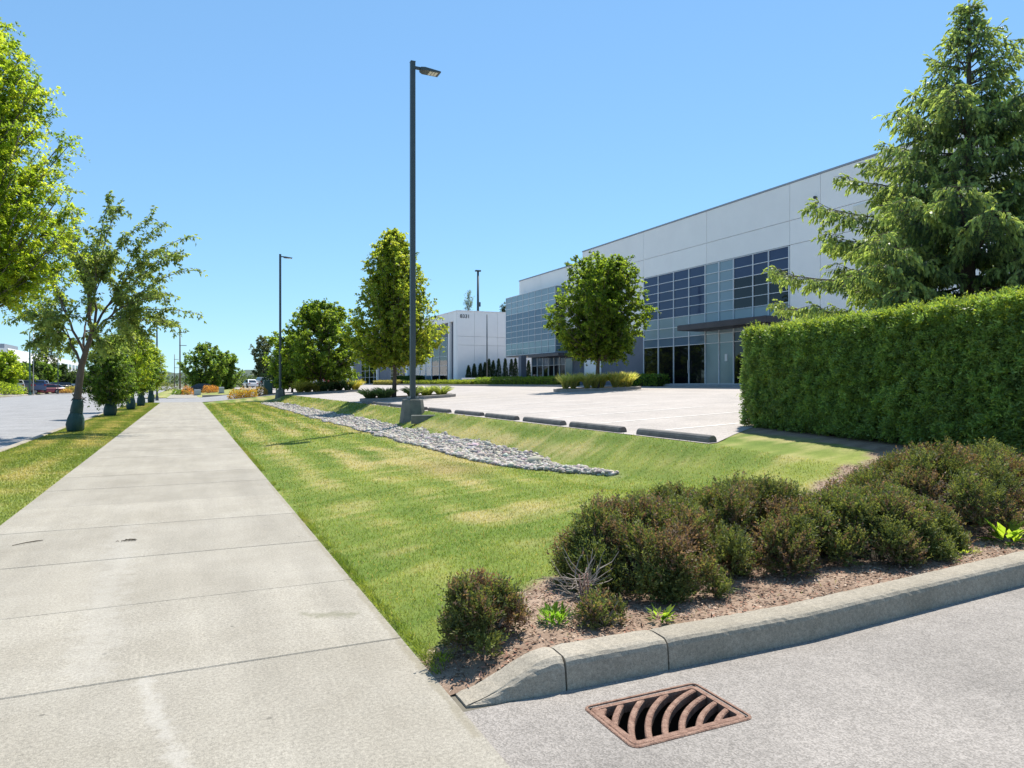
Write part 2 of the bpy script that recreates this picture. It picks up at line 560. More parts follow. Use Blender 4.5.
M['carglass'] = glass_mat('car glass', (0.012, 0.014, 0.017))
M['twig'] = surf('dry twig', (0.22, 0.17, 0.13), (0.36, 0.30, 0.25), 12.0, 0.9)
M['stem'] = surf('red brown stem', (0.20, 0.10, 0.075), (0.30, 0.17, 0.13), 12.0, 0.8)
M['hedgecore'] = surf('hedge twig occluder', (0.012, 0.022, 0.010), (0.028, 0.036, 0.016), 5.0, 0.95)  # dark solid filling added to stop light, standing for the dense inner branches
M['heathcore'] = surf('heather twig occluder', (0.035, 0.028, 0.02), (0.06, 0.05, 0.032), 8.0, 0.95)  # dark solid mound added to block light behind the shoots and stems
M['boxgreen'] = surf('green cabinet paint', (0.05, 0.11, 0.09), (0.06, 0.13, 0.105), 3.0, 0.5)
M['boxgrey'] = surf('grey cabinet paint', (0.38, 0.40, 0.42), (0.46, 0.48, 0.5), 3.0, 0.5)
M['hill'] = surf('wooded hill', (0.03, 0.05, 0.03), (0.06, 0.085, 0.05), 0.02, 0.95)


def carpaint(name, c):
    m = surf(name, tuple(0.9 * x for x in c), c, 2.0, 0.3)
    m.node_tree.nodes['Principled BSDF'].inputs['Coat Weight'].default_value = 0.6
    return m

# ------------------------------------------------------------------ terrain
def smooth(t):
    t = np.clip(t, 0, 1)
    return t * t * (3 - 2 * t)


def zd(x):                                   # driveway surface, climbing towards the car park
    return np.clip((np.asarray(x, float) - 3.5) * 0.04, 0, 0.7)


def zl(x):                                   # car park surface
    return np.interp(x, [7.3, 19, 28, 80], [0.66, 1.2, 1.42, 1.5])


def lawn_z(x, y):
    x = np.asarray(x, float); y = np.asarray(y, float)
    P = np.interp(x, [1.25, 2, 3, 4.8, 5.55, 6.3, 6.8, 7.3, 8.0], [-0.012, 0.05, 0.09, 0.13, 0.07, 0.17, 0.40, 0.652, 0.675])
    P2 = np.interp(x, [1.25, 2, 3.5, 6, 7.3, 8.0], [-0.012, 0.05, 0.13, 0.36, 0.60, 0.675])
    w = smooth((y - 6.2) / 2.8)
    b = P2 * (1 - w) + P * w
    b = np.where(x > 8.0, zl(x) - 0.008, b)
    a = (zd(x) + 0.125) * smooth((x - 1.25) / 0.6)
    t = smooth((y - 3.46) / 3.2)
    z = a * (1 - t) + b * t
    tf = smooth((y - 57.0) / 7.0)
    z = z * (1 - tf) + (np.interp(x, [1.3, 7.6, 8], [-0.012, 0.62, 0.68]) - 0.014) * tf
    z = z - 0.012 * (x < 1.25)
    e = smooth((x - 1.25) / 0.4) * (x < 7.2) * (1 - tf)
    Q = np.stack([x, y], 1) if x.ndim else np.array([[x, y]])
    n = fnoise(Q, 0.9, 5) * 0.012
    return z + (n if x.ndim else n[0]) * e


def gz(x, y):
    return float(lawn_z(np.array([x]), np.array([y]))[0])


def bed_edge(x, y=None):
    return np.interp(x, [1.25, 1.7, 2.4, 3.3, 5, 6.5, 7.8, 8.3, 8.75, 9.25, 12], [3.95, 4.3, 4.7, 5.25, 5.65, 5.85, 6.2, 6.6, 8.0, 10.7, 11.0])


def bed_mask(P):
    n = fnoise(P[:, :2], 0.35, 11) * 0.10 + fnoise(P[:, :2], 0.1, 12) * 0.04
    return smooth((bed_edge(P[:, 0]) + n - P[:, 1]) / 0.16 + 0.5)


ROCK_Y0, ROCK_Y1 = 9.5, 57.0


def rock_half(y):
    c = np.interp(y, [9.5, 12, 57], [6.15, 5.62, 5.5])
    h = 0.70 * smooth((y - 9.2) / 4.0) * smooth((57.5 - y) / 5.0) + 0.02
    return c, h


def rock_mask(P):
    c, h = rock_half(P[:, 1])
    w = fnoise(P[:, :2], 1.2, 21) * 0.10 + fnoise(P[:, :2], 0.3, 22) * 0.05
    m = smooth((h + w * (h > 0.2) - np.abs(P[:, 0] - c)) / 0.12 + 0.5)
    return m * (P[:, 1] > ROCK_Y0 - 0.3) * (P[:, 1] < ROCK_Y1 + 0.5)


GREEN = np.array([0.125, 0.185, 0.030]); LIME = np.array([0.255, 0.285, 0.064]); STRAW = np.array([0.42, 0.345, 0.165])


def lawn_col(P):
    q = P[:, :2]
    # mowing passes: bands along the pavement, and finer streaks that slant across
    xx = q[:, 0] + 0.10 * fnoise(q, 2.5, 31)
    band = 0.5 + 0.5 * np.sin(xx * 2 * math.pi / 0.95 + 1.6)
    st = np.stack([q[:, 0] * 0.9 + q[:, 1] * 0.35, (q[:, 1] - q[:, 0] * 0.5) * 1.5], 1)
    streak = fnoise(st, 0.62, 33) * 0.6 + fnoise(st, 0.30, 38) * 0.65
    patch = fnoise(q, 1.6, 34)
    dry = fnoise(q, 3.2, 35) * 0.45 + fnoise(q, 0.8, 36) * 0.35 + 0.55 * streak
    far = np.clip((q[:, 1] - 5.5) / 7.0, 0, 1)
    l = np.clip(0.40 + 0.45 * (band - 0.5) * (0.35 + 0.65 * far) + 0.30 * streak + 0.16 * patch, 0, 1)[:, None]
    c = GREEN * (1 - l) + LIME * l
    edge = np.exp(-((q[:, 0] - 2.45) / 0.25) ** 2) * 0.8 + np.exp(-((q[:, 0] - 1.40) / 0.16) ** 2) * 0.4
    d = np.clip((dry * 0.8 - 0.24 + 0.40 * far + 0.75 * (band - 0.5) * far - edge) * 0.75, 0, 0.74)[:, None]
    # the sward in the corner by the hedge is kept greener and lusher
    c = c * (1 - d) + STRAW * d
    sp = np.exp(-(((q[:, 0] - 4.15) / 0.55) ** 2 + ((q[:, 1] - 11.6) / 1.0) ** 2))[:, None]
    c = c * (1 - 0.6 * sp) + np.array([0.34, 0.24, 0.12]) * 0.6 * sp
    return c


def terrain_col(P):
    c = lawn_col(P) * 0.9
    m = bed_mask(P)[:, None]
    n = (0.5 + 0.5 * np.clip(fnoise(P[:, :2], 0.12, 41), -1, 1))[:, None]
    mul = np.array([0.20, 0.135, 0.095]) * (1 - n) + np.array([0.33, 0.24, 0.175]) * n
    c = c * (1 - m) + mul * m
    r = rock_mask(P)[:, None]
    return c * (1 - r) + np.array([0.24, 0.22, 0.20]) * r


def skip_lot(x, y):
    return ((x > 7.55) & (y > 9.0 + 0.67 * (x - 7.45)) & ((x < 9.75) | (y > 11.1))) | ((x > 7.55) & (y > 62))


xs = np.concatenate([[1.20], np.arange(1.26, 8.6, 0.11), np.arange(8.7, 12, 0.4), np.arange(12.5, 28, 1.5), [27.9]])
ys = np.concatenate([np.arange(3.445, 14, 0.11), np.arange(14.1, 32, 0.28), np.arange(32.2, 66.1, 0.8)])
grid_sheet('lawn', xs, ys, lawn_z, M['lawn'], terrain_col, skip=skip_lot)

g = MB().add([(-4500, -2500, -0.4), (4500, -2500, -0.4), (4500, 6500, -0.4), (-4500, 6500, -0.4)], [(0, 1, 2, 3)]).build('ground', M['ground'])
g['kind'] = 'structure'


def verge_z(x, y):
    return -0.012 + 0.032 * np.sin((x + 3.9) / 2.0 * math.pi) + 0.0 * y


def verge_col(P):
    Q = P.copy(); Q[:, 0] += 31.0
    return lawn_col(Q) * 0.9 + STRAW * 0.10


grid_sheet('grass_verge', np.linspace(-3.92, -1.895, 14), np.arange(-8, 64.6, 0.3), verge_z, M['lawn'], verge_col)
grid_sheet('grass_verge_beyond', np.linspace(-3.92, -1.895, 4), np.arange(86, 200, 2.0), verge_z, M['lawn'], verge_col)

# pavement of cast slabs with open joints
walk = MB().box(-1.88, 1.21, -6.0, 65.4, -0.2, -0.022).build('pavement', M['joint'])
walk['kind'] = 'structure'
cuts = [2.2 - 1.62 * k for k in range(4, -1, -1)] + [4.34, 5.80, 7.37, 9.05, 10.72]
while cuts[-1] + 1.65 < 66.0:
    cuts.append(cuts[-1] + 1.65)
slab_me = {}
for k in range(len(cuts) - 1):
    ln = round(cuts[k + 1] - cuts[k], 3)
    if ln not in slab_me:
        slab_me[ln] = MB().cbox(-1.565, 1.565, 0.004, ln - 0.004, -0.12, 0.0, 0.007).mesh('slab', M['slab'])
    link('slab', slab_me[ln], walk, (-0.335, cuts[k], 0.0012 * ((k * 7) % 3)))
o = MB().box(-1.88, 1.23, 83.0, 260, -0.2, 0.0).build('pavement_beyond', M['slab']); o['kind'] = 'structure'

# the street, its kerbs, and the far verge
o = grid_sheet('road', np.linspace(-20.0, -4.07, 9), np.linspace(-40, 420, 60), lambda x, y: -0.13 + 0.05 * np.sin((x + 20) / 16 * math.pi), M['road'])
for nm, x0, x1, y0, y1 in (('kerb_street_near', -4.07, -3.9, -20, 64.5), ('kerb_street_near_beyond', -4.07, -3.9, 86, 220), ('kerb_street_far', -20.18, -20.0, -20, 108), ('kerb_street_far_beyond', -20.18, -20.0, 122, 420)):
    o = MB().cbox(x0, x1, y0, y1, -0.3, 0.025, 0.02).build(nm, M['curb']); o['kind'] = 'structure'
grid_sheet('far_verge', np.array([-24.5, -22.3, -20.15]), np.arange(-20, 108.5, 1.5), lambda x, y: np.interp(x, [-24.5, -20.15], [0.30, 0.02]), M['lawn'], verge_col)
grid_sheet('far_verge_beyond', np.array([-24.5, -22.3, -20.15]), np.arange(122, 330, 3.0), lambda x, y: np.interp(x, [-24.5, -20.15], [0.30, 0.02]), M['lawn'], verge_col)
grid_sheet('far_car_park', np.array([-90, -40, -24.45]), np.array([-20, 108.4, 121.9, 330.0]), lambda x, y: 0.30 + 0 * x, M['lot'])
grid_sheet('far_entrance', np.array([-24.6, -22.3, -19.98]), np.array([108.45, 115, 122.05]), lambda x, y: np.interp(x, [-24.6, -19.98], [0.296, -0.10]), M['lot'])

# second driveway, beyond the lawn
grid_sheet('driveway_beyond', np.linspace(-4.1, 7.6, 8), np.array([64.3, 65.3, 84.0, 86.4]), lambda x, y: np.interp(x, [-4.1, -1.5, 1.3, 7.6], [-0.115, -0.03, -0.012, 0.62]), M['road'])
o = MB().cbox(1.6, 7.0, 84.3, 84.5, -0.1, 0.3, 0.03).build('kerb_driveway_beyond', M['curb']); o['kind'] = 'structure'


def lawn2_z(x, y):
    return np.interp(x, [1.2, 3, 7.6], [0.0, 0.25, 0.62])


grid_sheet('lawn_beyond', np.linspace(1.22, 7.6, 8), np.arange(84.5, 260, 1.5), lawn2_z, M['lawn'], verge_col)

# car park
grid_sheet('car_park', np.array([7.35, 10, 13, 16, 19, 22, 25, 27.95]), np.concatenate([[10.9], np.arange(13, 150, 6.0)]), lambda x, y: zl(x), M['lot'])
cp = [(7.35, 8.72), (7.55, 8.75), (8.5, 9.45), (9.4, 10.05), (10.0, 10.45), (10.0, 10.9), (7.35, 10.9)]
o = MB().add([(a_, b_, float(zl(a_))) for a_, b_ in cp], [tuple(range(7))]).build('car_park_corner', M['lot']); o['kind'] = 'structure'
o = MB().box(27.9, 80, 55, 150, 1.0, 1.40).build('building_apron', M['lot']); o['kind'] = 'structure'
# painted stall lines
M['line'] = surf('worn line paint', (0.50, 0.46, 0.41), (0.80, 0.77, 0.72), 6.0, 0.8)
stop_ys = [9.8, 12.29, 14.68, 17.08, 19.5, 22.0, 24.45, 26.9, 29.35, 31.8]
for yy in [11.05 + 2.42 * i for i in range(9)]:
    zz = zl(8.3) + 0.005; z2 = zl(13.2) + 0.005
    o = MB().add([(8.3, yy - 0.05, zz), (13.2, yy - 0.05, z2), (13.2, yy + 0.05, z2), (8.3, yy + 0.05, zz)], [(0, 1, 2, 3)]).build('stall_line', M['line'])
    o['kind'] = 'structure'

# near driveway with an opening for the storm drain
HX0, HX1, HY0, HY1 = 1.80, 2.45, 2.62, 3.02
dx = np.array([1.215, HX0, HX1, 3.0, 3.5, 4.2, 5, 6, 8, 11, 15, 21, 30])
dy = np.array([-9.0, 0.0, HY0, HY1, 3.242])
grid_sheet('driveway', dx, dy, lambda x, y: zd(x) - 0.004, M['drive'], skip=lambda x, y: (x > HX0) & (x < HX1) & (y > HY0) & (y < HY1))

# cast kerb along the driveway: each cast length is a piece of its own
kerb = MB().box(1.505, 14.0, 3.27, 3.43, -0.25, -0.06).box(1.2, 1.5, 3.2, 3.47, -0.25, -0.012).build('kerb', M['joint'])
kerb['kind'] = 'structure'
sec = [(3.236, -0.10), (3.240, 0.0), (3.249, 0.120), (3.256, 0.142), (3.272, 0.157), (3.296, 0.164), (3.40, 0.168), (3.436, 0.164), (3.452, 0.150), (3.452, -0.10)]
rng = np.random.RandomState(4)
for (xa, xb, nose) in ((1.262, 1.800, True), (1.810, 2.452, False), (2.462, 6.60, False), (6.61, 10.2, False), (10.21, 13.9, False)):
    n = max(4, int((xb - xa) / 0.035))
    rings = []
    for i in range(n + 1):
        x = xa + (xb - xa) * i / n
        s = 1.0
        push = 0.0
        if nose:
            q = (x - xa) / 0.50
            s = 0.03 + 0.97 * float(smooth(np.array(min(q, 1.0))))
            push = 0.045 * (1 - min(q, 1.0)) ** 2
        base = float(zd(x))
        e = 0.006 if i in (0, n) else 0.0
        rr = []
        for j, (yy, zz) in enumerate(sec):
            jy, jz = rng.normal(0, 0.0012, 2)
            if nose and j in (2, 3, 4):
                jy += rng.uniform(0, 0.008); jz -= rng.uniform(0, 0.006)
            z = zz if zz <= 0 else zz * s
            rr.append((x, yy + jy + push * (j < 5) + (e if j < 5 else -e * (j > 7)), base + z + (jz - e if zz > 0 else 0)))
        rings.append(rr)
    MB().rings([r[::-1] for r in rings]).build('kerb_length', M['curb'], kerb, smooth=False)

# ------------------------------------------------------------------ storm drain
drain = empty('storm_drain', (0, 0, 0), 'rusty cast iron storm drain grate with curved slots beside the kerb', 'drain')


def rrect(x0, x1, y0, y1, r, z, n=4):
    pts = []
    for cx, cy, a0 in ((x1 - r, y1 - r, 0), (x0 + r, y1 - r, 90), (x0 + r, y0 + r, 180), (x1 - r, y0 + r, 270)):
        for i in range(n + 1):
            a = R(a0 + 90 * i / n)
            pts.append((cx + r * math.cos(a), cy + r * math.sin(a), z))
    return pts


def ring_plate(o0, o1, i0, i1, z0, z1, r):
    mb = MB()
    A = [rrect(*o0, r, z0), rrect(*o0, r, z1 - 0.004), rrect(o0[0] + 0.005, o0[1] - 0.005, o0[2] + 0.005, o0[3] - 0.005, r, z1), rrect(*i0, r * 0.5, z1), rrect(*i0, r * 0.5, z0)]
    mb.rings(A, cap=False)
    return mb


ring_plate((1.776, 2.474, 2.596, 3.044), None, (1.793, 2.457, 2.613, 3.027), None, -0.05, 0.003, 0.045).build('outer_frame', M['rust'], drain)
ring_plate((1.80, 2.45, 2.62, 3.02), None, (1.832, 2.418, 2.652, 2.990), None, -0.05, -0.001, 0.035).build('grate_frame', M['rust'], drain)
GC = (2.60, 2.30)
rs = [0.432 + 0.0775 * i for i in range(8)]
edges = [(0.30, rs[0] - 0.023)] + [(rs[i] + 0.023, rs[i + 1] - 0.023) for i in range(7)] + [(rs[7] + 0.015, 1.10)]
for (r0, r1) in edges:
    rings = []
    for i in range(0, 121):
        a = R(88 + 92 * i / 120)
        rm = 0.5 * (r0 + r1) if r1 < 1.09 else r0 + 0.01
        px, py = GC[0] + rm * math.cos(a), GC[1] + rm * math.sin(a)
        if 1.822 < px < 2.428 and 2.642 < py < 3.0:
            def P(r, z):
                return (min(max(GC[0] + r * math.cos(a), 1.815), 2.435), min(max(GC[1] + r * math.sin(a), 2.635), 3.005), z)
            rings.append([P(r0, -0.045), P(r1, -0.045), P(r1, -0.010), P(r1 - 0.005, -0.004), P(r0 + 0.005, -0.004), P(r0, -0.010)])
    if len(rings) > 2:
        MB().rings(rings).build('bar', M['rust'], drain)
pit = MB()
x0, x1, y0, y1 = 1.79, 2.46, 2.61, 3.03
pit.add([(x0, y0, -0.9), (x1, y0, -0.9), (x1, y1, -0.9), (x0, y1, -0.9), (x0, y0, -0.052), (x1, y0, -0.052), (x1, y1, -0.052), (x0, y1, -0.052)],
        [(0, 1, 2, 3), (0, 4, 5, 1), (1, 5, 6, 2), (2, 6, 7, 3), (3, 7, 4, 0)])
pit.build('basin', M['pit'], drain)

# ------------------------------------------------------------------ ground cover (uncountable)
rng = np.random.RandomState(7)
n = 2000000
X = rng.uniform(1.26, 7.34, n); Y = 3.6 + 54 * rng.uniform(0, 1, n) ** 1.6
d = X * FW[0] + Y * FW[1]; lat = X * RT[0] + Y * RT[1]
dens = np.clip(4200 * (5.0 / np.maximum(d, 4)) ** 1.9, 140, 4200)
avail = n / 1.6 / 54 / 6.08 * ((np.maximum(Y, 3.65) - 3.6) / 54) ** (1 / 1.6 - 1)
keep = (rng.uniform(0, 1, n) < dens / avail) & (np.abs(lat / d) < 0.78)
P = np.stack([X, Y], 1)[keep]; d = d[keep]
bm = bed_mask(P); rm = rock_mask(P)
keep = (rng.uniform(0, 1, len(P)) > bm * 0.985) & (rng.uniform(0, 1, len(P)) > rm * 1.2)
P = P[keep]; d = d[keep]
m = len(P)
P3 = np.concatenate([P, (lawn_z(P[:, 0], P[:, 1]) - 0.004)[:, None]], 1)
D = np.stack([rng.normal(0, 0.55, m), rng.normal(0, 0.55, m), np.full(m, 1.0)], 1)
C = lawn_col(P) * rng.uniform(0.8, 1.4, (m, 1))
st = rng.uniform(0, 1, m) < 0.14
C[st] = STRAW * rng.uniform(0.7, 1.2, (st.sum(), 1))
o = link('lawn_grass', leaf_mesh('lawn_grass', P3, D, rng.normal(size=(m, 3)), rng.uniform(0.018, 0.040, m) * np.clip(d / 14, 1, 2.0), np.maximum(0.0035, d * 0.0008), C, M['blade'], 0.1, 0.3))
tag(o, 'short mown grass blades of the sloping lawn beside the pavement', 'grass', kind='stuff')

n = 150000
X = rng.uniform(-3.9, -1.9, n); Y = 5 + 59 * rng.uniform(0, 1, n) ** 1.9
d = X * FW[0] + Y * FW[1]
P3 = np.stack([X, Y, verge_z(X, Y) - 0.004], 1)
D = np.stack([rng.normal(0, 0.5, n), rng.normal(0, 0.5, n), np.full(n, 1.0)], 1)
C = verge_col(P3) * rng.uniform(0.7, 1.35, (n, 1))
o = link('verge_grass', leaf_mesh('verge_grass', P3, D, rng.normal(size=(n, 3)), rng.uniform(0.02, 0.05, n), np.maximum(0.0035, d * 0.0008), C, M['blade'], 0.1, 0.3))
tag(o, 'dry mown grass blades of the narrow verge under the street trees', 'grass', kind='stuff')

# longer tufts that overhang the edges of the pavement and the bed
n = 9000
Y = rng.uniform(3.7, 22, n); X = 1.245 + np.abs(rng.normal(0, 0.035, n))
P3 = np.stack([X, Y, lawn_z(X, Y) - 0.004], 1)
keep = fnoise(P3[:, 1:2], 0.35, 51) > -0.35
P3 = P3[keep]; m = len(P3)
D = np.stack([rng.normal(-0.35, 0.5, m), rng.normal(0, 0.5, m), np.full(m, 0.8)], 1)
C = lawn_col(P3) * rng.uniform(0.75, 1.3, (m, 1))
o = link('edge_grass', leaf_mesh('edge_grass', P3, D, rng.normal(size=(m, 3)), rng.uniform(0.03, 0.075, m), 0.005, C, M['blade'], 0.1, 0.3))
tag(o, 'ragged longer grass along the right edge of the pavement', 'grass', kind='stuff')

# river rock in the swale
ico = bmesh.new(); bmesh.ops.create_icosphere(ico, subdivisions=1, radius=1.0)
iv = np.array([v.co[:] for v in ico.verts]); iff = np.array([[v.index for v in f.verts] for f in ico.faces]); ico.free()
n = 90000
Yr = ROCK_Y0 + (ROCK_Y1 - ROCK_Y0) * rng.uniform(0, 1, n) ** 1.35
c, h = rock_half(Yr)
Xr = c + rng.uniform(-1, 1, n) * (h + 0.22)
P = np.stack([Xr, Yr], 1)
keep = rng.uniform(0, 1, n) < rock_mask(P) ** 1.5
P = P[keep]; n = min(len(P), 38000); P = P[:n]
sz = rng.lognormal(math.log(0.026), 0.38, n)
zz = lawn_z(P[:, 0], P[:, 1]) + sz * 0.25 + rng.uniform(0, 0.03, n)
V = iv[None] * (1 + 0.22 * rng.normal(size=(n, len(iv), 1)).clip(-1.2, 1.2))
V = V * np.stack([rng.uniform(0.8, 1.5, n), rng.uniform(0.8, 1.3, n), rng.uniform(0.5, 0.9, n)], 1)[:, None] * sz[:, None, None]
a = rng.uniform(0, 6.28, n); ca, sa = np.cos(a), np.sin(a)
V = np.stack([V[..., 0] * ca[:, None] - V[..., 1] * sa[:, None], V[..., 0] * sa[:, None] + V[..., 1] * ca[:, None], V[..., 2]], -1)
V = V + np.concatenate([P, zz[:, None]], 1)[:, None]
F = (iff[None] + (np.arange(n) * len(iv))[:, None, None]).reshape(-1, 3)
C = rng.uniform(0.20, 0.55, (n, 1)) * (np.array([1, 0.91, 0.79]) + rng.normal(0, 0.05, (n, 3)))
o = link('river_rock', np_mesh('river_rock', V.reshape(-1, 3), F, M['rock'], np.repeat(C, len(iv), 0).clip(0.03, 0.8)))
tag(o, 'long strip of grey river rock lying in the grass swale', 'rocks', kind='stuff')

# wood chips of the planting bed
n = 34000
X = rng.uniform(1.26, 9.4, n); Y = rng.uniform(3.47, 6.2, n)
P = np.stack([X, Y], 1)
keep = rng.uniform(0, 1, n) < bed_mask(P)
P = P[keep]; n = len(P)
P3 = np.concatenate([P, (lawn_z(P[:, 0], P[:, 1]) + rng.uniform(0, 0.012, n))[:, None]], 1)
D = np.stack([rng.normal(size=n), rng.normal(size=n), rng.normal(0, 0.25, n)], 1)
Nn = np.stack([rng.normal(0, 0.4, n), rng.normal(0, 0.4, n), np.ones(n)], 1)
pal = np.array([[0.22, 0.14, 0.10], [0.34, 0.235, 0.165], [0.46, 0.36, 0.27], [0.13, 0.085, 0.06], [0.36, 0.19, 0.13]])
C = pal[rng.randint(0, 5, n)] * rng.uniform(0.7, 1.2, (n, 1))
o = link('mulch_chips', leaf_mesh('mulch_chips', P3, D, Nn, rng.uniform(0.015, 0.05, n), rng.uniform(0.006, 0.016, n), C, M['mulch'], 0.2, 0.5))
tag(o, 'brown bark mulch chips of the planting bed behind the kerb', 'mulch', kind='stuff')

# ------------------------------------------------------------------ plants
def bez(a, b, c, n):
    t = np.linspace(0, 1, n)[:, None]
    return (1 - t) ** 2 * a + 2 * t * (1 - t) * b + t * t * c


def pick(rng, pal, n):
    pal = np.array(pal)
    i = rng.randint(0, len(pal), n); j = rng.randint(0, len(pal), n); w = rng.uniform(0, 1, (n, 1))
    return pal[i] * w + pal[j] * (1 - w)


def leaves_on_twigs(rng, S0, T, L, per, leafL, pal, droop=0.5, flat=0.8, spread=0.9, sag=0.25):
    """leaf arrays along twigs S0 + T*L"""
    m = len(S0)
    idx = np.repeat(np.arange(m), per)
    n = len(idx)
    t = rng.uniform(0.1, 1.05, n)
    s, tt, l = S0[idx], T[idx], np.asarray(L)[idx][:, None]
    P = s + tt * l * t[:, None] + np.array([0, 0, -1.0]) * (sag * l[:, 0] * t * t)[:, None]
    pr = nrm(np.cross(tt, rng.normal(size=(n, 3))))
    D = nrm(tt * 0.5 + pr * spread + np.array([0, 0, -droop]))
    Nn = nrm(rng.normal(size=(n, 3)) * (1 - flat) * 1.6 + np.array([0, 0, flat]))
    ll = leafL * rng.uniform(0.65, 1.2, n)
    C = pick(rng, pal, m)[idx] * rng.uniform(0.8, 1.2, (n, 1))
    return P, D, Nn, ll, C


def make_tree(name, label, base, H, z0, Rmax, prof, seed, pal, trunk_r=0.1, limbs=60, tw=14, per=14, leafL=0.09, aspect=0.55, twl=0.5,
              upright=0.6, droop=0.5, group=None, bark='bark', lump=0.35, cat='tree', squash=(1, 1), flat=0.75, fill=0.35, off=(0, 0), mat='leaf', leader=0.88):
    rng = np.random.RandomState(seed)
    root = empty(name, base, label, cat, group)
    mb = MB()
    wob = rng.normal(0, 0.02 * H / 6, (6, 2))
    zs = np.linspace(-0.1, H * leader, 6)
    tp = np.stack([np.r_[0, wob[1:, 0]] + off[0] * (zs / H).clip(0) ** 1.5, np.r_[0, wob[1:, 1]] + off[1] * (zs / H).clip(0) ** 1.5, zs], 1)
    tr = trunk_r * np.interp(zs / H, [0, 0.06, 1], [1.25, 1.0, 0.12])
    mb.tube(tp, tr, 9)
    axis = lambda z: np.array([np.interp(z, zs, tp[:, 0]), np.interp(z, zs, tp[:, 1]), z])
    S0, T, L = [], [], []
    ph = rng.uniform(0, 6.28)
    for i in range(limbs):
        t = (i + rng.uniform(0, 1)) / limbs
        az = ph + i * 2.39996 + rng.normal(0, 0.25)
        q = np.array([[math.cos(az) * 1.3, math.sin(az) * 1.3, t * 3.2]])
        rad = Rmax * prof(t) * (1 + lump * float(fnoise(q, 1.0, seed + 1)[0])) * (1.0 if rng.uniform() > fill else rng.uniform(0.35, 0.85))
        rad = max(rad, 0.08)
        zt = z0 + (H - z0) * t
        tip = axis(min(zt, H * leader)) * np.array([1, 1, 0]) + np.array([math.cos(az) * rad * squash[0], math.sin(az) * rad * squash[1], zt])
        zs0 = max(z0 * 0.8, zt - rad * upright - 0.1 * H)
        zs0 = min(zs0, H * leader)
        st = axis(zs0)
        mid = st * 0.5 + tip * 0.5 + np.array([0, 0, -0.12 * rad]) + rng.normal(0, 0.06, 3) * rad
        path = bez(st, mid, tip, 6)
        r0 = trunk_r * np.interp(zs0 / H, [0, 1], [0.42, 0.12])
        mb.tube(path, np.linspace(r0, 0.006, 6), 5, cap=False)
        dirl = nrm(tip - st)
        for k in range(tw):
            s = rng.uniform(0.25, 1.0) ** 0.7
            p = path[0] * 0
            f = s * 5; j = min(int(f), 4)
            p = path[j] * (1 - (f - j)) + path[j + 1] * (f - j)
            dd = nrm(dirl * 0.7 + rng.normal(size=3) * 0.75 + np.array([0, 0, 0.15]))
            S0.append(p); T.append(dd); L.append(twl * rng.uniform(0.5, 1.15))
    S0, T, L = np.array(S0), np.array(T), np.array(L)
    for i in range(0, len(S0), 3):
        mb.tube([S0[i], S0[i] + T[i] * L[i] * 0.9 - np.array([0, 0, 0.15 * L[i]])], [0.006, 0.003], 3, cap=False)
    P, D, Nn, ll, C = leaves_on_twigs(rng, S0, T, L, per, leafL, pal, droop, flat)
    mb.build('trunk', M[bark], root, smooth=True)
    link('crown', leaf_mesh('crown', P, D, Nn, ll, ll * aspect, C, M[mat]), root)
    return root


# --- the cherry with long arching shoots at the verge
BAG = lambda: None


def watering_bag(base, label, h, r, seed, lean=(0, 0)):
    rng = np.random.RandomState(seed)
    mb = MB()
    rings = []
    n = 22
    for i, (t, k) in enumerate([(0.0, 0.86), (0.06, 1.0), (0.22, 1.06), (0.40, 1.0), (0.52, 0.80), (0.60, 0.68), (0.64, 0.74), (0.80, 0.70), (0.93, 0.62), (1.0, 0.58)]):
        rr = []
        for j in range(n):
            a = 2 * math.pi * j / n
            f = k * r * (1 + 0.07 * math.sin(3 * a + seed + t * 5) + 0.05 * math.sin(7 * a + 6 * t) + rng.normal(0, 0.022))
            rr.append((f * math.cos(a) + lean[0] * t, f * math.sin(a) + lean[1] * t, t * h))
        rings.append(rr)
    mb.rings(rings)
    root = empty('watering_bag', base, label, 'bag', 'green watering bags wrapped round the street trees')
    mb.build('bag', M['bag'], root, smooth=True)
    z = 0.60 * h
    mb2 = MB().tube([(0.74 * r * math.cos(a) + lean[0] * 0.6, 0.74 * r * math.sin(a) + lean[1] * 0.6, z + 0.012 * math.sin(3 * a)) for a in [2 * math.pi * i / 20 for i in range(21)]], 0.011, 5)
    mb2.build('tie_cord', M['bag'], root, smooth=True)
    return root


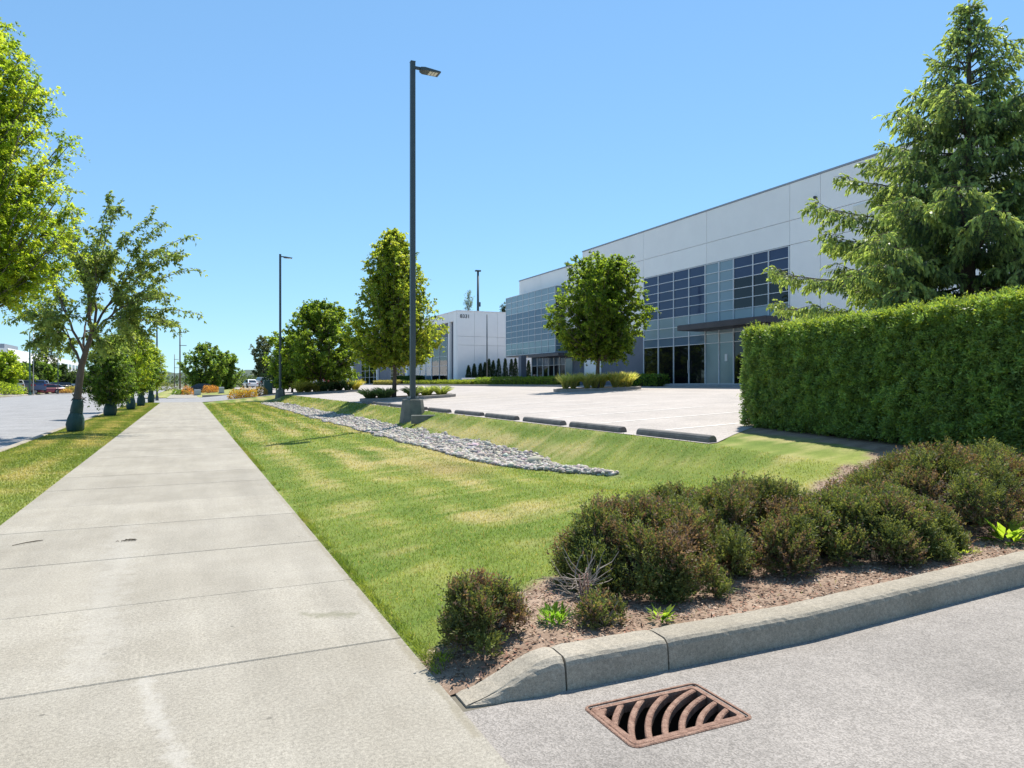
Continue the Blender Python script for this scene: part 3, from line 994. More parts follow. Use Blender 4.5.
def cherry():
    rng = np.random.RandomState(77)
    d = 23.2
    x, y = ground_at(75, d)
    s = d / FPX
    base = np.array([x, y, 0.0])
    root = empty('cherry_tree', base, 'tall open street tree with long arching leafy shoots, nearest green bag on trunk', 'tree', 'street trees along the verge')
    pos = lambda u, v, dep=0.0: RT * (u - 75) * s + UP * (432 - v) * s + FW * dep
    mb = MB()
    trunk = np.array([pos(75, 434), pos(75.5, 415), pos(77, 400), pos(79, 385), pos(81.5, 366), pos(88, 345), pos(96, 322)])
    mb.tube(trunk, [0.17, 0.13, 0.118, 0.11, 0.10, 0.075, 0.05], 10)
    fork = trunk[4]
    S0, T, L, P_, = [], [], [], []
    tips = [(108, 192, 0.2), (128, 207, -0.4), (149, 216, 0.3), (166, 221, 0.0), (190, 231, 0.5), (193, 253, -0.5), (199, 268, 0.2), (196, 312, 0.6), (186, 327, -0.3), (181, 303, -0.9),
            (62, 205, 0.4), (52, 214, -0.6), (45, 232, 0.5), (33, 258, -0.3), (22, 290, 0.4), (12, 318, -0.2), (24, 330, 0.9), (44, 318, -1.0), (58, 270, 1.2), (80, 240, -1.3), (98, 250, 1.4), (118, 255, -1.3),
            (135, 268, 1.2), (150, 290, -1.0), (160, 318, 1.0), (140, 330, -1.2), (120, 300, 0.6), (100, 290, -0.6), (70, 300, 1.3), (60, 320, -0.8), (110, 340, 1.0), (40, 285, 0.9), (85, 320, -1.5), (130, 312, 0.0),
            (75, 262, 0.2), (90, 228, 0.7), (48, 258, -0.9), (150, 262, 0.4), (168, 292, 0.8), (30, 308, -0.7), (108, 272, 0.0), (66, 236, 0.1), (140, 240, -0.2), (172, 255, -0.6),
            (26, 348, 0.3), (40, 345, -0.7), (54, 350, 0.8), (68, 338, -0.9), (98, 345, 0.9), (116, 352, -0.6), (134, 346, 0.4), (88, 352, 1.1), (150, 338, 0.2), (60, 342, -0.2)]
    mains = []
    for (u, v, dep, w) in ((50, 318, 0.3, 0.0), (62, 285, -0.5, 0.25), (84, 268, 0.5, 0.6), (104, 262, -0.4, 0.9), (124, 280, 0.4, 0.8), (136, 305, -0.3, 0.65), (72, 312, 0.8, 0.2), (108, 306, -0.9, 0.7)):
        e = pos(u, v, dep)
        s_ = fork * (1 - w) + trunk[6] * w
        path = bez(s_, s_ * 0.5 + e * 0.5 + np.array([0, 0, 0.25]) + rng.normal(0, 0.08, 3), e, 11)
        path[1:-1] += rng.normal(0, 0.025, (9, 3))
        mb.tube(path, np.linspace(0.045, 0.018, 11), 7, cap=False)
        mains.append(path)
    for (u, v, dep) in tips:
        tip = pos(u, v, dep)
        j0 = int(np.argmin([np.linalg.norm(tip - q[-1]) for q in mains]))
        q0 = rng.uniform(0.35, 0.98) * 9; jj = int(q0)
        st = mains[j0][jj] * (1 - (q0 - jj)) + mains[j0][jj + 1] * (q0 - jj)
        # shoots climb steeply, then arch over at the tip
        out = tip - st
        ctrl = st + np.array([out[0] * 0.42, out[1] * 0.42, out[2] * 0.72 + 0.25])
        path = bez(st, ctrl, tip, 12)
        path[-1, 2] -= 0.10; path[-2, 2] -= 0.02
        mb.tube(path, np.linspace(0.020, 0.005, 12), 5, cap=False)
        seglen = np.linalg.norm(np.diff(path, axis=0), axis=1).sum()
        nn = int(seglen / 0.052)
        for f in np.linspace(0.12, 1.0, nn):
            if rng.uniform() < 0.10: continue
            q = f * 11; j = min(int(q), 10)
            p = path[j] * (1 - (q - j)) + path[j + 1] * (q - j)
            tdir = nrm(path[j + 1] - path[j])
            S0.append(p); T.append(nrm(tdir * 0.6 + rng.normal(size=3) * 0.9)); L.append(rng.uniform(0.06, 0.22))
        # side shoots
        for k in range(6):
            q = rng.uniform(0.1, 0.88) * 11; j = int(q)
            p = path[j] * (1 - (q - j)) + path[j + 1] * (q - j)
            dd = nrm(nrm(path[j + 1] - path[j]) + rng.normal(size=3) * 0.7)
            ln = rng.uniform(0.3, 0.75)
            e = p + dd * ln - np.array([0, 0, 0.12 * ln])
            mb.tube([p, p * 0.5 + e * 0.5 + np.array([0, 0, 0.03]), e], [0.009, 0.006, 0.003], 3, cap=False)
            for f in np.linspace(0.1, 1, int(ln / 0.045)):
                S0.append(p * (1 - f) + e * f); T.append(nrm(dd * 0.5 + rng.normal(size=3) * 0.8)); L.append(rng.uniform(0.04, 0.12))
    S0, T, L = np.array(S0), np.array(T), np.array(L)
    pal = [(0.145, 0.20, 0.065), (0.20, 0.255, 0.09), (0.11, 0.155, 0.055), (0.20, 0.24, 0.08), (0.12, 0.17, 0.06)]
    P, D, Nn, ll, C = leaves_on_twigs(rng, S0, T, L, 5, 0.13, pal, droop=0.8, flat=0.35, spread=0.9, sag=0.3)
    mb.build('trunk', M['bark'], root, smooth=True)
    link('crown', leaf_mesh('crown', P, D, Nn, ll, ll * 0.42, C, M['leaf']), root)
    # brown burr and shoots under the fork
    b = MB()
    for k in range(14):
        a = rng.uniform(0, 6.28); z = rng.uniform(0.95, 1.35)
        p = np.array([0.1 * math.cos(a) + 0.06, 0.1 * math.sin(a), z])
        b.tube([p, p + np.array([math.cos(a) * 0.13 + 0.05, math.sin(a) * 0.13, rng.uniform(-0.1, 0.14)])], [0.035, 0.006], 4)
    b.tube([(0.07, 0.0, 0.9), (0.08, 0.0, 1.42)], [0.10, 0.10], 7)
    b.build('burr', M['bark'], root)
    watering_bag((x, y, 0.02), 'large dark green watering bag tied round the nearest visible trunk on the verge', 1.05, 0.245, 3, (0.075, -0.03))


cherry()

HORN = [(0.20, 0.28, 0.026), (0.27, 0.335, 0.034), (0.15, 0.22, 0.026), (0.32, 0.36, 0.05), (0.10, 0.16, 0.024)]
egg = lambda t: max(0.0, math.sin(math.pi * min(1, max(0, t * 0.92 + 0.08)) ** 0.8)) ** 0.6
tower = lambda t: (min(1, t * 6 + 0.5)) * (1 - max(0, t - 0.45) * 1.45) ** 0.85 if t < 0.999 else 0.05
x, y = ground_at(-34, 12.4)
make_tree('hornbeam_tree', 'big yellow-green hornbeam cut off by the left edge of the picture', (x, y, 0), 8.2, 3.45, 1.66, egg, 101, HORN, 0.13, 200, 28, 30, 0.068, 0.52, 0.42, 0.8, 0.15, 'street trees along the verge', 'barkg', 0.22, flat=0.85, fill=0.45)
GLOBE = [(0.08, 0.145, 0.03), (0.12, 0.19, 0.036), (0.06, 0.11, 0.026), (0.17, 0.235, 0.045)]
x, y = ground_at(110, 34.4)
make_tree('round_tree', 'low dark globe-shaped street tree right behind the arching one', (x, y, 0), 3.75, 0.8, 1.12, egg, 103, GLOBE, 0.12, 110, 20, 18, 0.10, 0.5, 0.35, 0.4, 0.2, 'street trees along the verge', 'barkg', 0.1, flat=0.8)
watering_bag((x, y, 0.02), 'dark green watering bag on the trunk of the low globe tree', 1.05, 0.27, 5)
for (u, d, H, z0, rad, lab, bag, seed, pal) in (
        (131, 42.5, 5.4, 1.5, 1.15, 'yellow-green street tree behind the low globe tree', 'small green bag on the third trunk along the verge', 104, HORN),
        (141, 49.0, 4.4, 1.2, 0.95, 'dark rounded street tree, fourth trunk from the front along the verge', 'small green bag on the fourth trunk along the verge', 105, GLOBE),
        (151, 57.5, 4.7, 1.3, 1.0, 'yellowish rounded street tree closest to the far driveway', 'small green bag on the trunk closest to the far driveway', 106, HORN)):
    x, y = ground_at(u, d)
    make_tree('street_tree', lab, (x, y, 0), H, z0, rad, egg, seed, pal, 0.1, 90, 16, 18, 0.12, 0.5, 0.4, 0.5, 0.2, 'street trees along the verge', 'barkg', 0.15, flat=0.8)
    watering_bag((x, y, 0.02), bag, 1.25, 0.24, seed)
x, y = ground_at(160, 74)
make_tree('sparse_tree', 'thin sparse tree beside the dark street light pole', (x - 1.2, y + 8, -0.1), 6.6, 1.8, 1.6, egg, 107, [(0.09, 0.11, 0.04), (0.13, 0.15, 0.05)], 0.08, 26, 7, 7, 0.13, 0.5, 0.5, 0.8, 0.6, None, 'barkg', 0.3)

# --- car park trees
MAPLE = [(0.18, 0.235, 0.034), (0.24, 0.285, 0.042), (0.13, 0.185, 0.032), (0.28, 0.30, 0.05)]
x, y = ground_at(394, 35.6)
cone = lambda t: (min(1, 0.62 + t * 2.2)) * max(0.02, 1 - max(0, t - 0.22) / 0.78) ** 0.55
make_tree('maple_tree', 'egg-shaped green maple behind the tall light pole', (x, y, float(zl(x)) + 0.12), 8.3, 1.9, 2.3, cone, 110, MAPLE, 0.10, 260, 20, 17, 0.11, 0.8, 0.42, 1.3, 0.2, 'trees in the car park islands', 'bark', 0.2, flat=0.6)
ROUND = [(0.15, 0.22, 0.028), (0.205, 0.265, 0.036), (0.10, 0.155, 0.026), (0.07, 0.115, 0.022)]
x, y = ground_at(597, 38.0)
blob = lambda t: (math.sin(math.pi * (0.12 + 0.80 * t)) ** 0.55)
make_tree('island_tree', 'round bright green tree with a leaning trunk in front of the glass building', (x, y, float(zl(x)) + 0.12), 6.95, 1.85, 2.35, blob, 112, ROUND, 0.11, 220, 22, 20, 0.12, 0.7, 0.45, 0.7, 0.4, 'trees in the car park islands', 'bark', 0.3, off=(0.5, -0.3), flat=0.6)
x, y = ground_at(321, 58.7)
make_tree('broad_tree', 'broad dark green tree behind the second light pole', (x, y, float(zl(x)) + 0.12), 7.3, 1.3, 3.1, blob, 114, ROUND, 0.16, 160, 18, 16, 0.20, 0.7, 0.55, 0.7, 0.4, 'trees in the car park islands', 'bark', 0.3, flat=0.6)
x, y = ground_at(292, 66)
make_tree('small_tree', 'smaller light green tree left of the broad dark tree', (x, y, 0.5), 5.6, 0.9, 2.0, blob, 115, ROUND, 0.1, 90, 14, 14, 0.20, 0.7, 0.5, 0.7, 0.4, None, 'bark', 0.3, flat=0.6)
x, y = ground_at(281, 88)
make_tree('dark_evergreen', 'dark evergreen between the two trees behind the second light pole', (x, y, 0.8), 5.2, 0.2, 2.3, lambda t: max(0.05, 1 - t) ** 0.7, 116, [(0.02, 0.045, 0.022), (0.03, 0.06, 0.03)], 0.15, 90, 10, 12, 0.22, 0.4, 0.5, 0.2, 0.5, None, 'bark', 0.15)
for (u, d, H, z0, rad, lab, seed, pal) in (
        (205, 112, 7.6, 0.8, 3.1, 'left one of the pair of rounded trees beyond the far driveway', 117, GLOBE + [(0.11, 0.15, 0.05)]),
        (224, 122, 6.6, 0.7, 2.7, 'right one of the pair of rounded trees beyond the far driveway', 118, GLOBE),
        (264, 170, 12.6, 3.0, 3.2, 'tall grey-green tree far behind the yellow shrubs', 119, [(0.08, 0.10, 0.06), (0.11, 0.13, 0.08)]),
        (286, 150, 9.0, 1.5, 3.2, 'far tree peeping out left above the broad dark tree', 120, GLOBE),
        (-2, 97, 5.8, 1.2, 2.6, 'yellow-green tree at the left edge across the street', 121, HORN),
        (13, 104, 4.4, 1.0, 2.2, 'dark green tree next to the left edge across the street', 124, GLOBE),
        (27, 118, 4.7, 0.8, 2.6, 'dense dark tree behind the green street pole', 122, [(0.03, 0.055, 0.022), (0.05, 0.08, 0.03)]),
        (41, 128, 5.0, 0.8, 2.4, 'mixed green tree behind the red parked car', 123, GLOBE),
        (58, 140, 5.0, 0.8, 2.4, 'dark tree behind the thin pole of the far car park', 125, [(0.03, 0.055, 0.022), (0.05, 0.08, 0.03)]),
        (76, 150, 3.6, 0.6, 2.0, 'low dark tree seen just left of the arching tree trunk', 126, [(0.04, 0.065, 0.022), (0.07, 0.09, 0.03)]),
        (45, 215, 14.0, 4.0, 3.4, 'tall grey-green tree behind the white building across the street', 127, [(0.07, 0.095, 0.06), (0.10, 0.12, 0.07)]),
        (607, 130, 14.0, 5.0, 4.0, 'tree behind the glass building', 128, GLOBE)):
    if u == 607: continue
    x, y = ground_at(u, d)
    make_tree('background_tree', lab, (x, y, 0.2), H, z0, rad, blob, seed, pal, 0.16, 80, 12, 13, 0.34, 0.7, 0.6, 0.6, 0.3, 'trees in the distance', 'bark', 0.35, flat=0.6)
x, y = ground_at(468.5, 130)
make_tree('rooftop_tree', 'small tree whose crown shows above the roof of the numbered building', (x, y, 1.4), 17.4, 14.4, 1.35, lambda t: max(0.1, math.sin(math.pi * (0.1 + 0.85 * t))) * (1 - 0.45 * t), 130, [(0.07, 0.10, 0.06), (0.10, 0.13, 0.08)], 0.13, 26, 7, 7, 0.2, 0.5, 0.5, 0.9, 0.3, None, 'barkg', 0.2)
x, y = ground_at(504, 128)
make_tree('far_conifer', 'dark tree top between the numbered building and the glass building', (x, y, 1.4), 14.6, 3, 2.3, lambda t: max(0.05, 1 - t) ** 0.7, 131, [(0.03, 0.05, 0.03), (0.05, 0.075, 0.04)], 0.2, 60, 9, 10, 0.3, 0.4, 0.6, 0.4, 0.3, None, 'bark', 0.2)


# --- spruce with drooping sprays
def spruce():
    rng = np.random.RandomState(9)
    d = 15.0
    x, y = ground_at(968, d)
    base = (x, y, float(zl(x)) - 0.03)
    H = 1.6 + 381 * d / FPX - base[2]
    root = empty('spruce_tree', base, 'tall spruce with drooping sprays and pale new tips behind the clipped hedge', 'tree')
    mb = MB()
    mb.tube([(0, 0, -0.1), (0.03, 0.02, H * 0.3), (0, 0, H * 0.65), (0.02, -0.02, H - 0.05)], [0.19, 0.15, 0.075, 0.012], 9)
    S0, T, L, F_ = [], [], [], []
    z = 0.5
    lev = 0
    while z < H - 0.12:
        top = H - z
        ln = min(4.2, 0.06 + 0.43 * top ** 1.17)
        nb = 8 if z > H * 0.55 else 10
        for b in range(nb):
            az = lev * 0.7 + 2 * math.pi * b / nb + rng.normal(0, 0.16)
            l = ln * rng.choice([rng.uniform(0.55, 0.8), rng.uniform(0.85, 1.15)])
            o = np.array([math.cos(az), math.sin(az), 0])
            lift = np.interp(top / H, [0.0, 0.25, 0.6, 1.0], [1.25, 0.55, 0.15, -0.10])
            zz = z + rng.normal(0, 0.06)
            st = np.array([0, 0, zz])
            tip = st + o * l + UP * (lift * l * 0.75)
            mid = st + o * l * 0.55 + UP * (lift * l * 0.30 - 0.07 * l * (top / H) * 2)
            path = bez(st, mid, tip, 9)
            path[-1, 2] += 0.03 * l
            mb.tube(path, np.linspace(0.012 + 0.008 * l, 0.004, 9), 5, cap=False)
            side = np.array([-o[1], o[0], 0])
            ns = max(3, int(l / (0.115 if top > 1.6 else 0.16)))
            for k in range(ns):
                f = 0.16 + 0.84 * (k + rng.uniform(0, 0.8)) / ns
                q = min(f, 0.999) * 8; j = int(q)
                p = path[j] * (1 - (q - j)) + path[j + 1] * (q - j)
                for sgn in (-1, 1):
                    sl = (0.26 + 0.34 * math.sin(math.pi * min(1, f * 0.9))) * min(1.0, 0.35 + l * 0.24) * rng.uniform(0.6, 1.25)
                    dd = nrm(side * sgn * 0.85 + o * 0.65 + UP * (0.05 + rng.normal(0, 0.12)))
                    e = p + dd * sl - UP * 0.20 * sl
                    if sl > 0.2:
                        mb.tube([p, e], [0.006, 0.003], 3, cap=False)
                    m = max(2, int(sl / 0.045))
                    for g in np.linspace(0.15, 1, m):
                        S0.append(p * (1 - g) + e * g - UP * 0.06 * sl * g * g)
                        tipn = g * 0.55 + f * 0.45
                        hang = np.interp(top / H, [0, 0.2, 1], [0.25, 0.75, 1.25])
                        T.append(nrm(dd * 0.6 + rng.normal(size=3) * 0.45 - UP * hang * 0.8))
                        L.append(rng.uniform(0.11, 0.25) * np.interp(top, [0, 1.2, 3], [0.55, 0.8, 1.0]))
                        F_.append(tipn)
                S0.append(p); T.append(nrm(o * 0.5 + rng.normal(size=3) * 0.35 + UP * 0.1)); L.append(0.13); F_.append(f)
            S0.append(path[-1] - nrm(path[-1] - path[-2]) * 0.03); T.append(nrm(path[-1] - path[-2])); L.append(0.16); F_.append(1.0)
        z += np.interp(top / H, [0, 0.3, 1], [0.24, 0.34, 0.40]) * rng.uniform(0.85, 1.15)
        lev += 1
    S0, T, L, F_ = map(np.array, (S0, T, L, F_))
    n = len(S0)
    # each spray: a bending finger of needles (two crossed blades in two segments) with a few loose needles
    old = np.array([0.10, 0.16, 0.078]); young = np.array([0.33, 0.41, 0.15])
    nw = np.clip((F_ - 0.42) * 2.0 + rng.normal(0, 0.28, n), 0, 1)[:, None]
    C0 = (old * (1 - nw) + young * nw) * rng.uniform(0.75, 1.25, (n, 1))
    W0 = rng.uniform(0.030, 0.054, n) * (0.8 + 0.5 * nw[:, 0])
    T2 = nrm(T - UP * 0.55)
    Na = nrm(np.cross(T, rng.normal(size=(n, 3)))); Nb = np.cross(T, Na)
    parts = []
    for Nx in (Na, Nb):
        parts.append((S0, T, Nx, L * 0.62, W0, C0))
        parts.append((S0 + T * L[:, None] * 0.42, T2, Nx, L * 0.62, W0 * 0.95, C0 * 1.08))
    k = 3
    idx = np.repeat(np.arange(n), k)
    t = rng.uniform(0.05, 0.9, n * k)
    pr = nrm(np.cross(T[idx], rng.normal(size=(n * k, 3))))
    parts.append((S0[idx] + T[idx] * (L[idx] * t)[:, None], T[idx] * 0.9 + pr * 0.7, rng.normal(size=(n * k, 3)), rng.uniform(0.035, 0.07, n * k), rng.uniform(0.008, 0.014, n * k), C0[idx]))
    P, D, Nx, LL, WW, CC = [np.concatenate(q) for q in zip(*parts)]
    mb.build('trunk', M['bark'], root, smooth=True)
    link('crown', leaf_mesh('crown', P, D, Nx, LL, WW, CC, M['needle'], 0.0), root)
    print('spruce shoots', n)


spruce()


# --- clipped yew hedge
def shoots(rng, S0, T, L, k, ll, lw, C, spread=0.8):
    n = len(S0)
    idx = np.repeat(np.arange(n), k)
    t = np.tile(np.linspace(0.05, 1.0, k), n) + rng.uniform(-0.08, 0.08, n * k)
    P = S0[idx] + T[idx] * (np.asarray(L)[idx] * t)[:, None]
    pr = nrm(np.cross(T[idx], rng.normal(size=(n * k, 3))))
    D = nrm(T[idx] * 0.75 + pr * spread)
    return P, D, rng.normal(size=(n * k, 3)), rng.uniform(0.7, 1.25, n * k) * ll, rng.uniform(0.7, 1.25, n * k) * lw, C[idx] * rng.uniform(0.8, 1.2, (n * k, 1))


def hedge():
    rng = np.random.RandomState(19)
    A = np.array([9.70, 10.55]); B = np.array([8.36, 4.15])
    ax = (B - A) / np.linalg.norm(B - A); length = np.linalg.norm(B - A)
    ou = np.array([ax[1], -ax[0]])                   # towards the pavement
    if ou[0] > 0: ou = -ou
    th, H = 1.05, 1.80
    root = empty('yew_hedge', (A[0], A[1], gz(A[0] + 0.3, A[1])), 'tall clipped dark green hedge at the corner of the car park', 'hedge')
    loc = np.array(root.location)
    w = lambda s, o_, z: np.stack([A[0] + ax[0] * s + ou[0] * o_, A[1] + ax[1] * s + ou[1] * o_, loc[2] + z], -1) - loc

    n = 68000
    face = rng.choice(5, n, p=[0.60, 0.15, 0.06, 0.11, 0.08])
    s = rng.uniform(0, length, n); z = rng.uniform(0.03, H, n); o_ = rng.uniform(-th, 0, n)
    S0 = np.empty((n, 3)); Nn = np.zeros((n, 3))
    f = face == 0; S0[f] = w(s[f], 0 * s[f], z[f]); Nn[f] = [ou[0], ou[1], 0.18]
    f = face == 1; S0[f] = w(s[f], o_[f], H + 0 * s[f]); Nn[f] = [0, 0, 1]
    f = face == 2; S0[f] = w(s[f], -th + 0 * s[f], z[f]); Nn[f] = [-ou[0], -ou[1], 0.2]
    f = face == 3; S0[f] = w(0 * s[f], o_[f], z[f]); Nn[f] = [-ax[0], -ax[1], 0.2]
    f = face == 4; S0[f] = w(length + 0 * s[f], o_[f], z[f]); Nn[f] = [ax[0], ax[1], 0.2]
    # rounded corner at the free end and slightly swollen, uneven faces
    Q = np.stack([s, z, o_], 1)
    lump = fnoise(Q, 0.55, 3) * 0.035 + fnoise(Q, 0.2, 4) * 0.045 + fnoise(Q, 0.11, 6) * 0.05
    lump = np.where(face == 1, lump * 0.9 + fnoise(Q[:, [0, 2]], 1.6, 8) * 0.04 + fnoise(Q[:, [0, 2]], 0.35, 9) * 0.035, lump)
    cut = np.clip(0.35 - s, 0, 0.35) ** 2 / 0.35 * 0.8 * (face == 0)
    S0 = S0 + nrm(Nn) * (lump - cut - 0.05 - np.abs(rng.normal(0, 0.035, n)))[:, None]
    lowcut = np.clip(0.35 - z, 0, 0.35) * 0.35 * (face == 0)
    S0 -= nrm(Nn) * lowcut[:, None]
    hole = (fnoise(Q, 0.2, 17) < -1.15) & (face != 1)
    keep = ~hole | (rng.uniform(0, 1, n) < 0.15)
    S0, Nn, face, lump, z = S0[keep], Nn[keep], face[keep], lump[keep], z[keep]
    n = len(S0)
    # gather the shoots into sprays that radiate from shared twigs
    kc = 2600
    cen = S0[rng.choice(n, kc, replace=False)]
    kd = KDTree(kc)
    for i_, q_ in enumerate(cen):
        kd.insert(q_, i_)
    kd.balance()
    fnd = [kd.find(q_) for q_ in S0]
    near = np.array([f_[1] for f_ in fnd]); best = np.array([f_[2] for f_ in fnd]) ** 2
    dist = np.sqrt(best)
    cc_ = cen[near]
    puff = rng.normal(0.02, 0.028, kc)[near]
    S0 = cc_ + (S0 - cc_) * 0.85 + nrm(Nn) * (puff - 5.0 * np.minimum(dist, 0.13) ** 2 + 0.01)[:, None]
    T = nrm(nrm(Nn) * 0.55 + (S0 - cc_) / 0.10 * 0.7 + rng.normal(size=(n, 3)) * 0.35 + UP * 0.2)
    tone = rng.uniform(0.72, 1.32, kc)[near]
    L = rng.uniform(0.04, 0.085, n) * np.where(face == 1, 1.15, 1.0)
    pal = [(0.155, 0.245, 0.07), (0.205, 0.30, 0.08), (0.12, 0.195, 0.065), (0.25, 0.34, 0.09)]
    C = pick(rng, pal, n) * ((1 + 0.10 * fnoise(Q[keep], 0.3, 23)) * tone)[:, None]
    young = (rng.uniform(0, 1, n) < np.where(face == 1, 0.50, 0.03 + 0.25 * smooth((z - H + 0.3) / 0.3)))
    C[young] = pick(rng, [(0.26, 0.345, 0.05), (0.33, 0.40, 0.07)], young.sum())
    P, D, Nr, ll, lw, CC = shoots(rng, S0, T, L, 5, 0.050, 0.019, C)
    # pale sprigs that escaped the last clipping
    m = 900
    s2 = rng.uniform(0, length, m); S2 = w(s2, rng.uniform(-0.3, 0.02, m), np.full(m, H) - 0.03)
    i = rng.uniform(0, 1, m) < 0.25
    S2[i] = w(s2[i], 0 * s2[i] - 0.03, rng.uniform(1.2, H, i.sum()))
    j = rng.uniform(0, 1, m) < 0.12
    S2[j] = w(0 * s2[j] + 0.03, rng.uniform(-th, 0, j.sum()), rng.uniform(0.4, H, j.sum()))
    T2 = nrm(np.array([ou[0] * 0.3, ou[1] * 0.3, 0.8]) + rng.normal(size=(m, 3)) * 0.35)
    T2[j] = nrm(np.array([-ax[0], -ax[1], 0.3]) + rng.normal(size=(j.sum(), 3)) * 0.3)
    b = shoots(rng, S2, T2, rng.uniform(0.08, 0.17, m), 14, 0.034, 0.009, pick(rng, [(0.22, 0.29, 0.045), (0.28, 0.34, 0.06)], m))
    P, D, Nr, ll, lw, CC = [np.concatenate(q) for q in zip((P, D, Nr, ll, lw, CC), b)]
    link('foliage', leaf_mesh('foliage', P, D, Nr, ll, lw, CC, M['needle'], 0.1), root)
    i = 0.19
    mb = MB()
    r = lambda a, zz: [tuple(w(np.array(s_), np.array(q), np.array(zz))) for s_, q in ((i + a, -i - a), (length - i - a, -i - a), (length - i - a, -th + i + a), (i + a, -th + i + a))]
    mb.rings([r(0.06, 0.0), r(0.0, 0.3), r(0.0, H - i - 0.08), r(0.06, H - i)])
    mb.build('twig_occluder', M['hedgecore'], root)  # solid block added inside the leaf shell so no light passes through


hedge()


# --- heathers in the bed
def heather(label, cx, cy, rx, ry, h, seed, n, brown=0.4, lobes=0.16, grow=1.0):
    rng = np.random.RandomState(seed)
    root = empty('heather_shrub', (cx, cy, gz(cx, cy) - 0.02), label, 'shrub', 'heathers in the planting bed')
    # the shrub is a crowd of small upright cushions standing on one dome
    kc = max(9, int(78 * (rx * ry + (rx + ry) * h) / 1.1))
    u = rng.uniform(0.0, 1, kc) ** 1.25; a = rng.uniform(0, 2 * math.pi, kc) + np.arange(kc) * 2.39996
    q = np.sqrt(np.clip(1 - u * u, 0, 1))
    cd = np.stack([q * np.cos(a), q * np.sin(a), np.clip(u, 0.05, 1) ** 0.8], 1)
    cl = 1 + lobes * fnoise(cd, 0.9, seed + 1) + rng.normal(0, 0.06, kc)
    cl = np.clip(cl, 0.78, 1.13)
    rc = rng.uniform(0.09, 0.18, kc) * min(1.0, 0.45 + 0.75 * min(rx, ry))
    cen = cd * np.array([rx, ry, h]) * (cl * 0.84)[:, None]
    ci = rng.choice(kc, n, p=rc ** 2 / (rc ** 2).sum())
    dv = nrm(rng.normal(size=(n, 3)) + nrm(cd)[ci] * 0.9 + UP * 0.35)
    S0 = cen[ci] + dv * np.array([1, 1, 1.15]) * (rc[ci] * rng.uniform(0.3, 1.1, n))[:, None]
    low = S0[:, 2] < 0.02
    S0[low, 2] = rng.uniform(0.02, 0.10, low.sum())
    T = nrm(dv * 0.55 + UP * 0.6 + rng.normal(size=(n, 3)) * 0.25)
    L = rng.uniform(0.05, 0.11, n) * grow
    pal = [(0.095, 0.125, 0.036), (0.135, 0.160, 0.046), (0.07, 0.092, 0.032), (0.17, 0.18, 0.06)]
    tone = rng.uniform(0.8, 1.25, kc) * 1.12
    C = pick(rng, pal, n) * tone[ci][:, None]
    bc = rng.normal(0, 0.55, kc)
    br = (bc[ci] + rng.normal(0, 0.45, n)) > (0.78 - brown)
    C[br] = pick(rng, [(0.20, 0.12, 0.085), (0.27, 0.175, 0.13), (0.14, 0.085, 0.065), (0.18, 0.15, 0.07)], br.sum())
    P, D, Nn, ll, lw, CC = shoots(rng, S0, T, L, 12, 0.024, 0.0095, C, 0.7)
    link('foliage', leaf_mesh('foliage', P, D, Nn, ll, lw, CC, M['heath'], 0.1), root)
    mb = MB()
    for i in range(70):
        j = rng.randint(n)
        e = S0[j] * 1.0
        b0 = np.array([e[0] * 0.06, e[1] * 0.06, 0.0])
        mb.tube([b0, b0 * 0.35 + e * 0.5 + np.array([0, 0, 0.02]), e + T[j] * 0.04], [0.007, 0.005, 0.002], 4, cap=False)
    mb.tube([(0, 0, -0.05), (0, 0, 0.04)], [0.16 * min(rx, ry), 0.12 * min(rx, ry)], 8)
    mb.build('stems', M['twig'], root)
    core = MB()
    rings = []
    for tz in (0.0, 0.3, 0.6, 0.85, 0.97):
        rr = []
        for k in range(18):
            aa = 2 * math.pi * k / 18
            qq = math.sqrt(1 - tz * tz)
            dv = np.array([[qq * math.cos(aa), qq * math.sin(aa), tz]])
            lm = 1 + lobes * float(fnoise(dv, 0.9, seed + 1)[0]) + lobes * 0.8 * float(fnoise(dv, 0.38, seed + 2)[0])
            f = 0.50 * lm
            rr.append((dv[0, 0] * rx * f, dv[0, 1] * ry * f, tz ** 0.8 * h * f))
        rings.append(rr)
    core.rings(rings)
    core.build('twig_occluder', M['heathcore'], root)  # solid dome added for occlusion, in place of the twiggy inside
    return root


heather('small reddish heather standing alone next to the pavement corner', 1.60, 3.86, 0.20, 0.20, 0.36, 201, 1900, 0.85, 0.35, 1.0)
heather('rounded heather mound nearest the kerb, right of the small reddish one', 3.16, 4.44, 0.66, 0.62, 0.49, 202, 12000, 0.32, 0.14)
heather('middle heather mound behind the kerb with brown spent flowers', 4.36, 4.66, 0.72, 0.72, 0.50, 203, 12500, 0.5, 0.20)
heather('low green heather in front of the hedge, closest to the driveway kerb', 5.25, 4.24, 0.88, 0.52, 0.37, 204, 13000, 0.38, 0.18)
heather('large heather mound right against the clipped hedge', 6.95, 4.62, 1.20, 0.85, 0.50, 205, 18000, 0.5, 0.13)
heather('heather tuft squeezed between the two rounded mounds at the back', 3.80, 4.98, 0.48, 0.40, 0.48, 206, 4600, 0.55, 0.22)
heather('tiny heather seedling just behind the kerb joint', 2.32, 3.70, 0.09, 0.08, 0.15, 207, 300, 0.3, 0.25)

# weeds, dead twigs and small litter in the bed
WEED = [(0.16, 0.25, 0.03), (0.21, 0.29, 0.035), (0.12, 0.20, 0.03)]


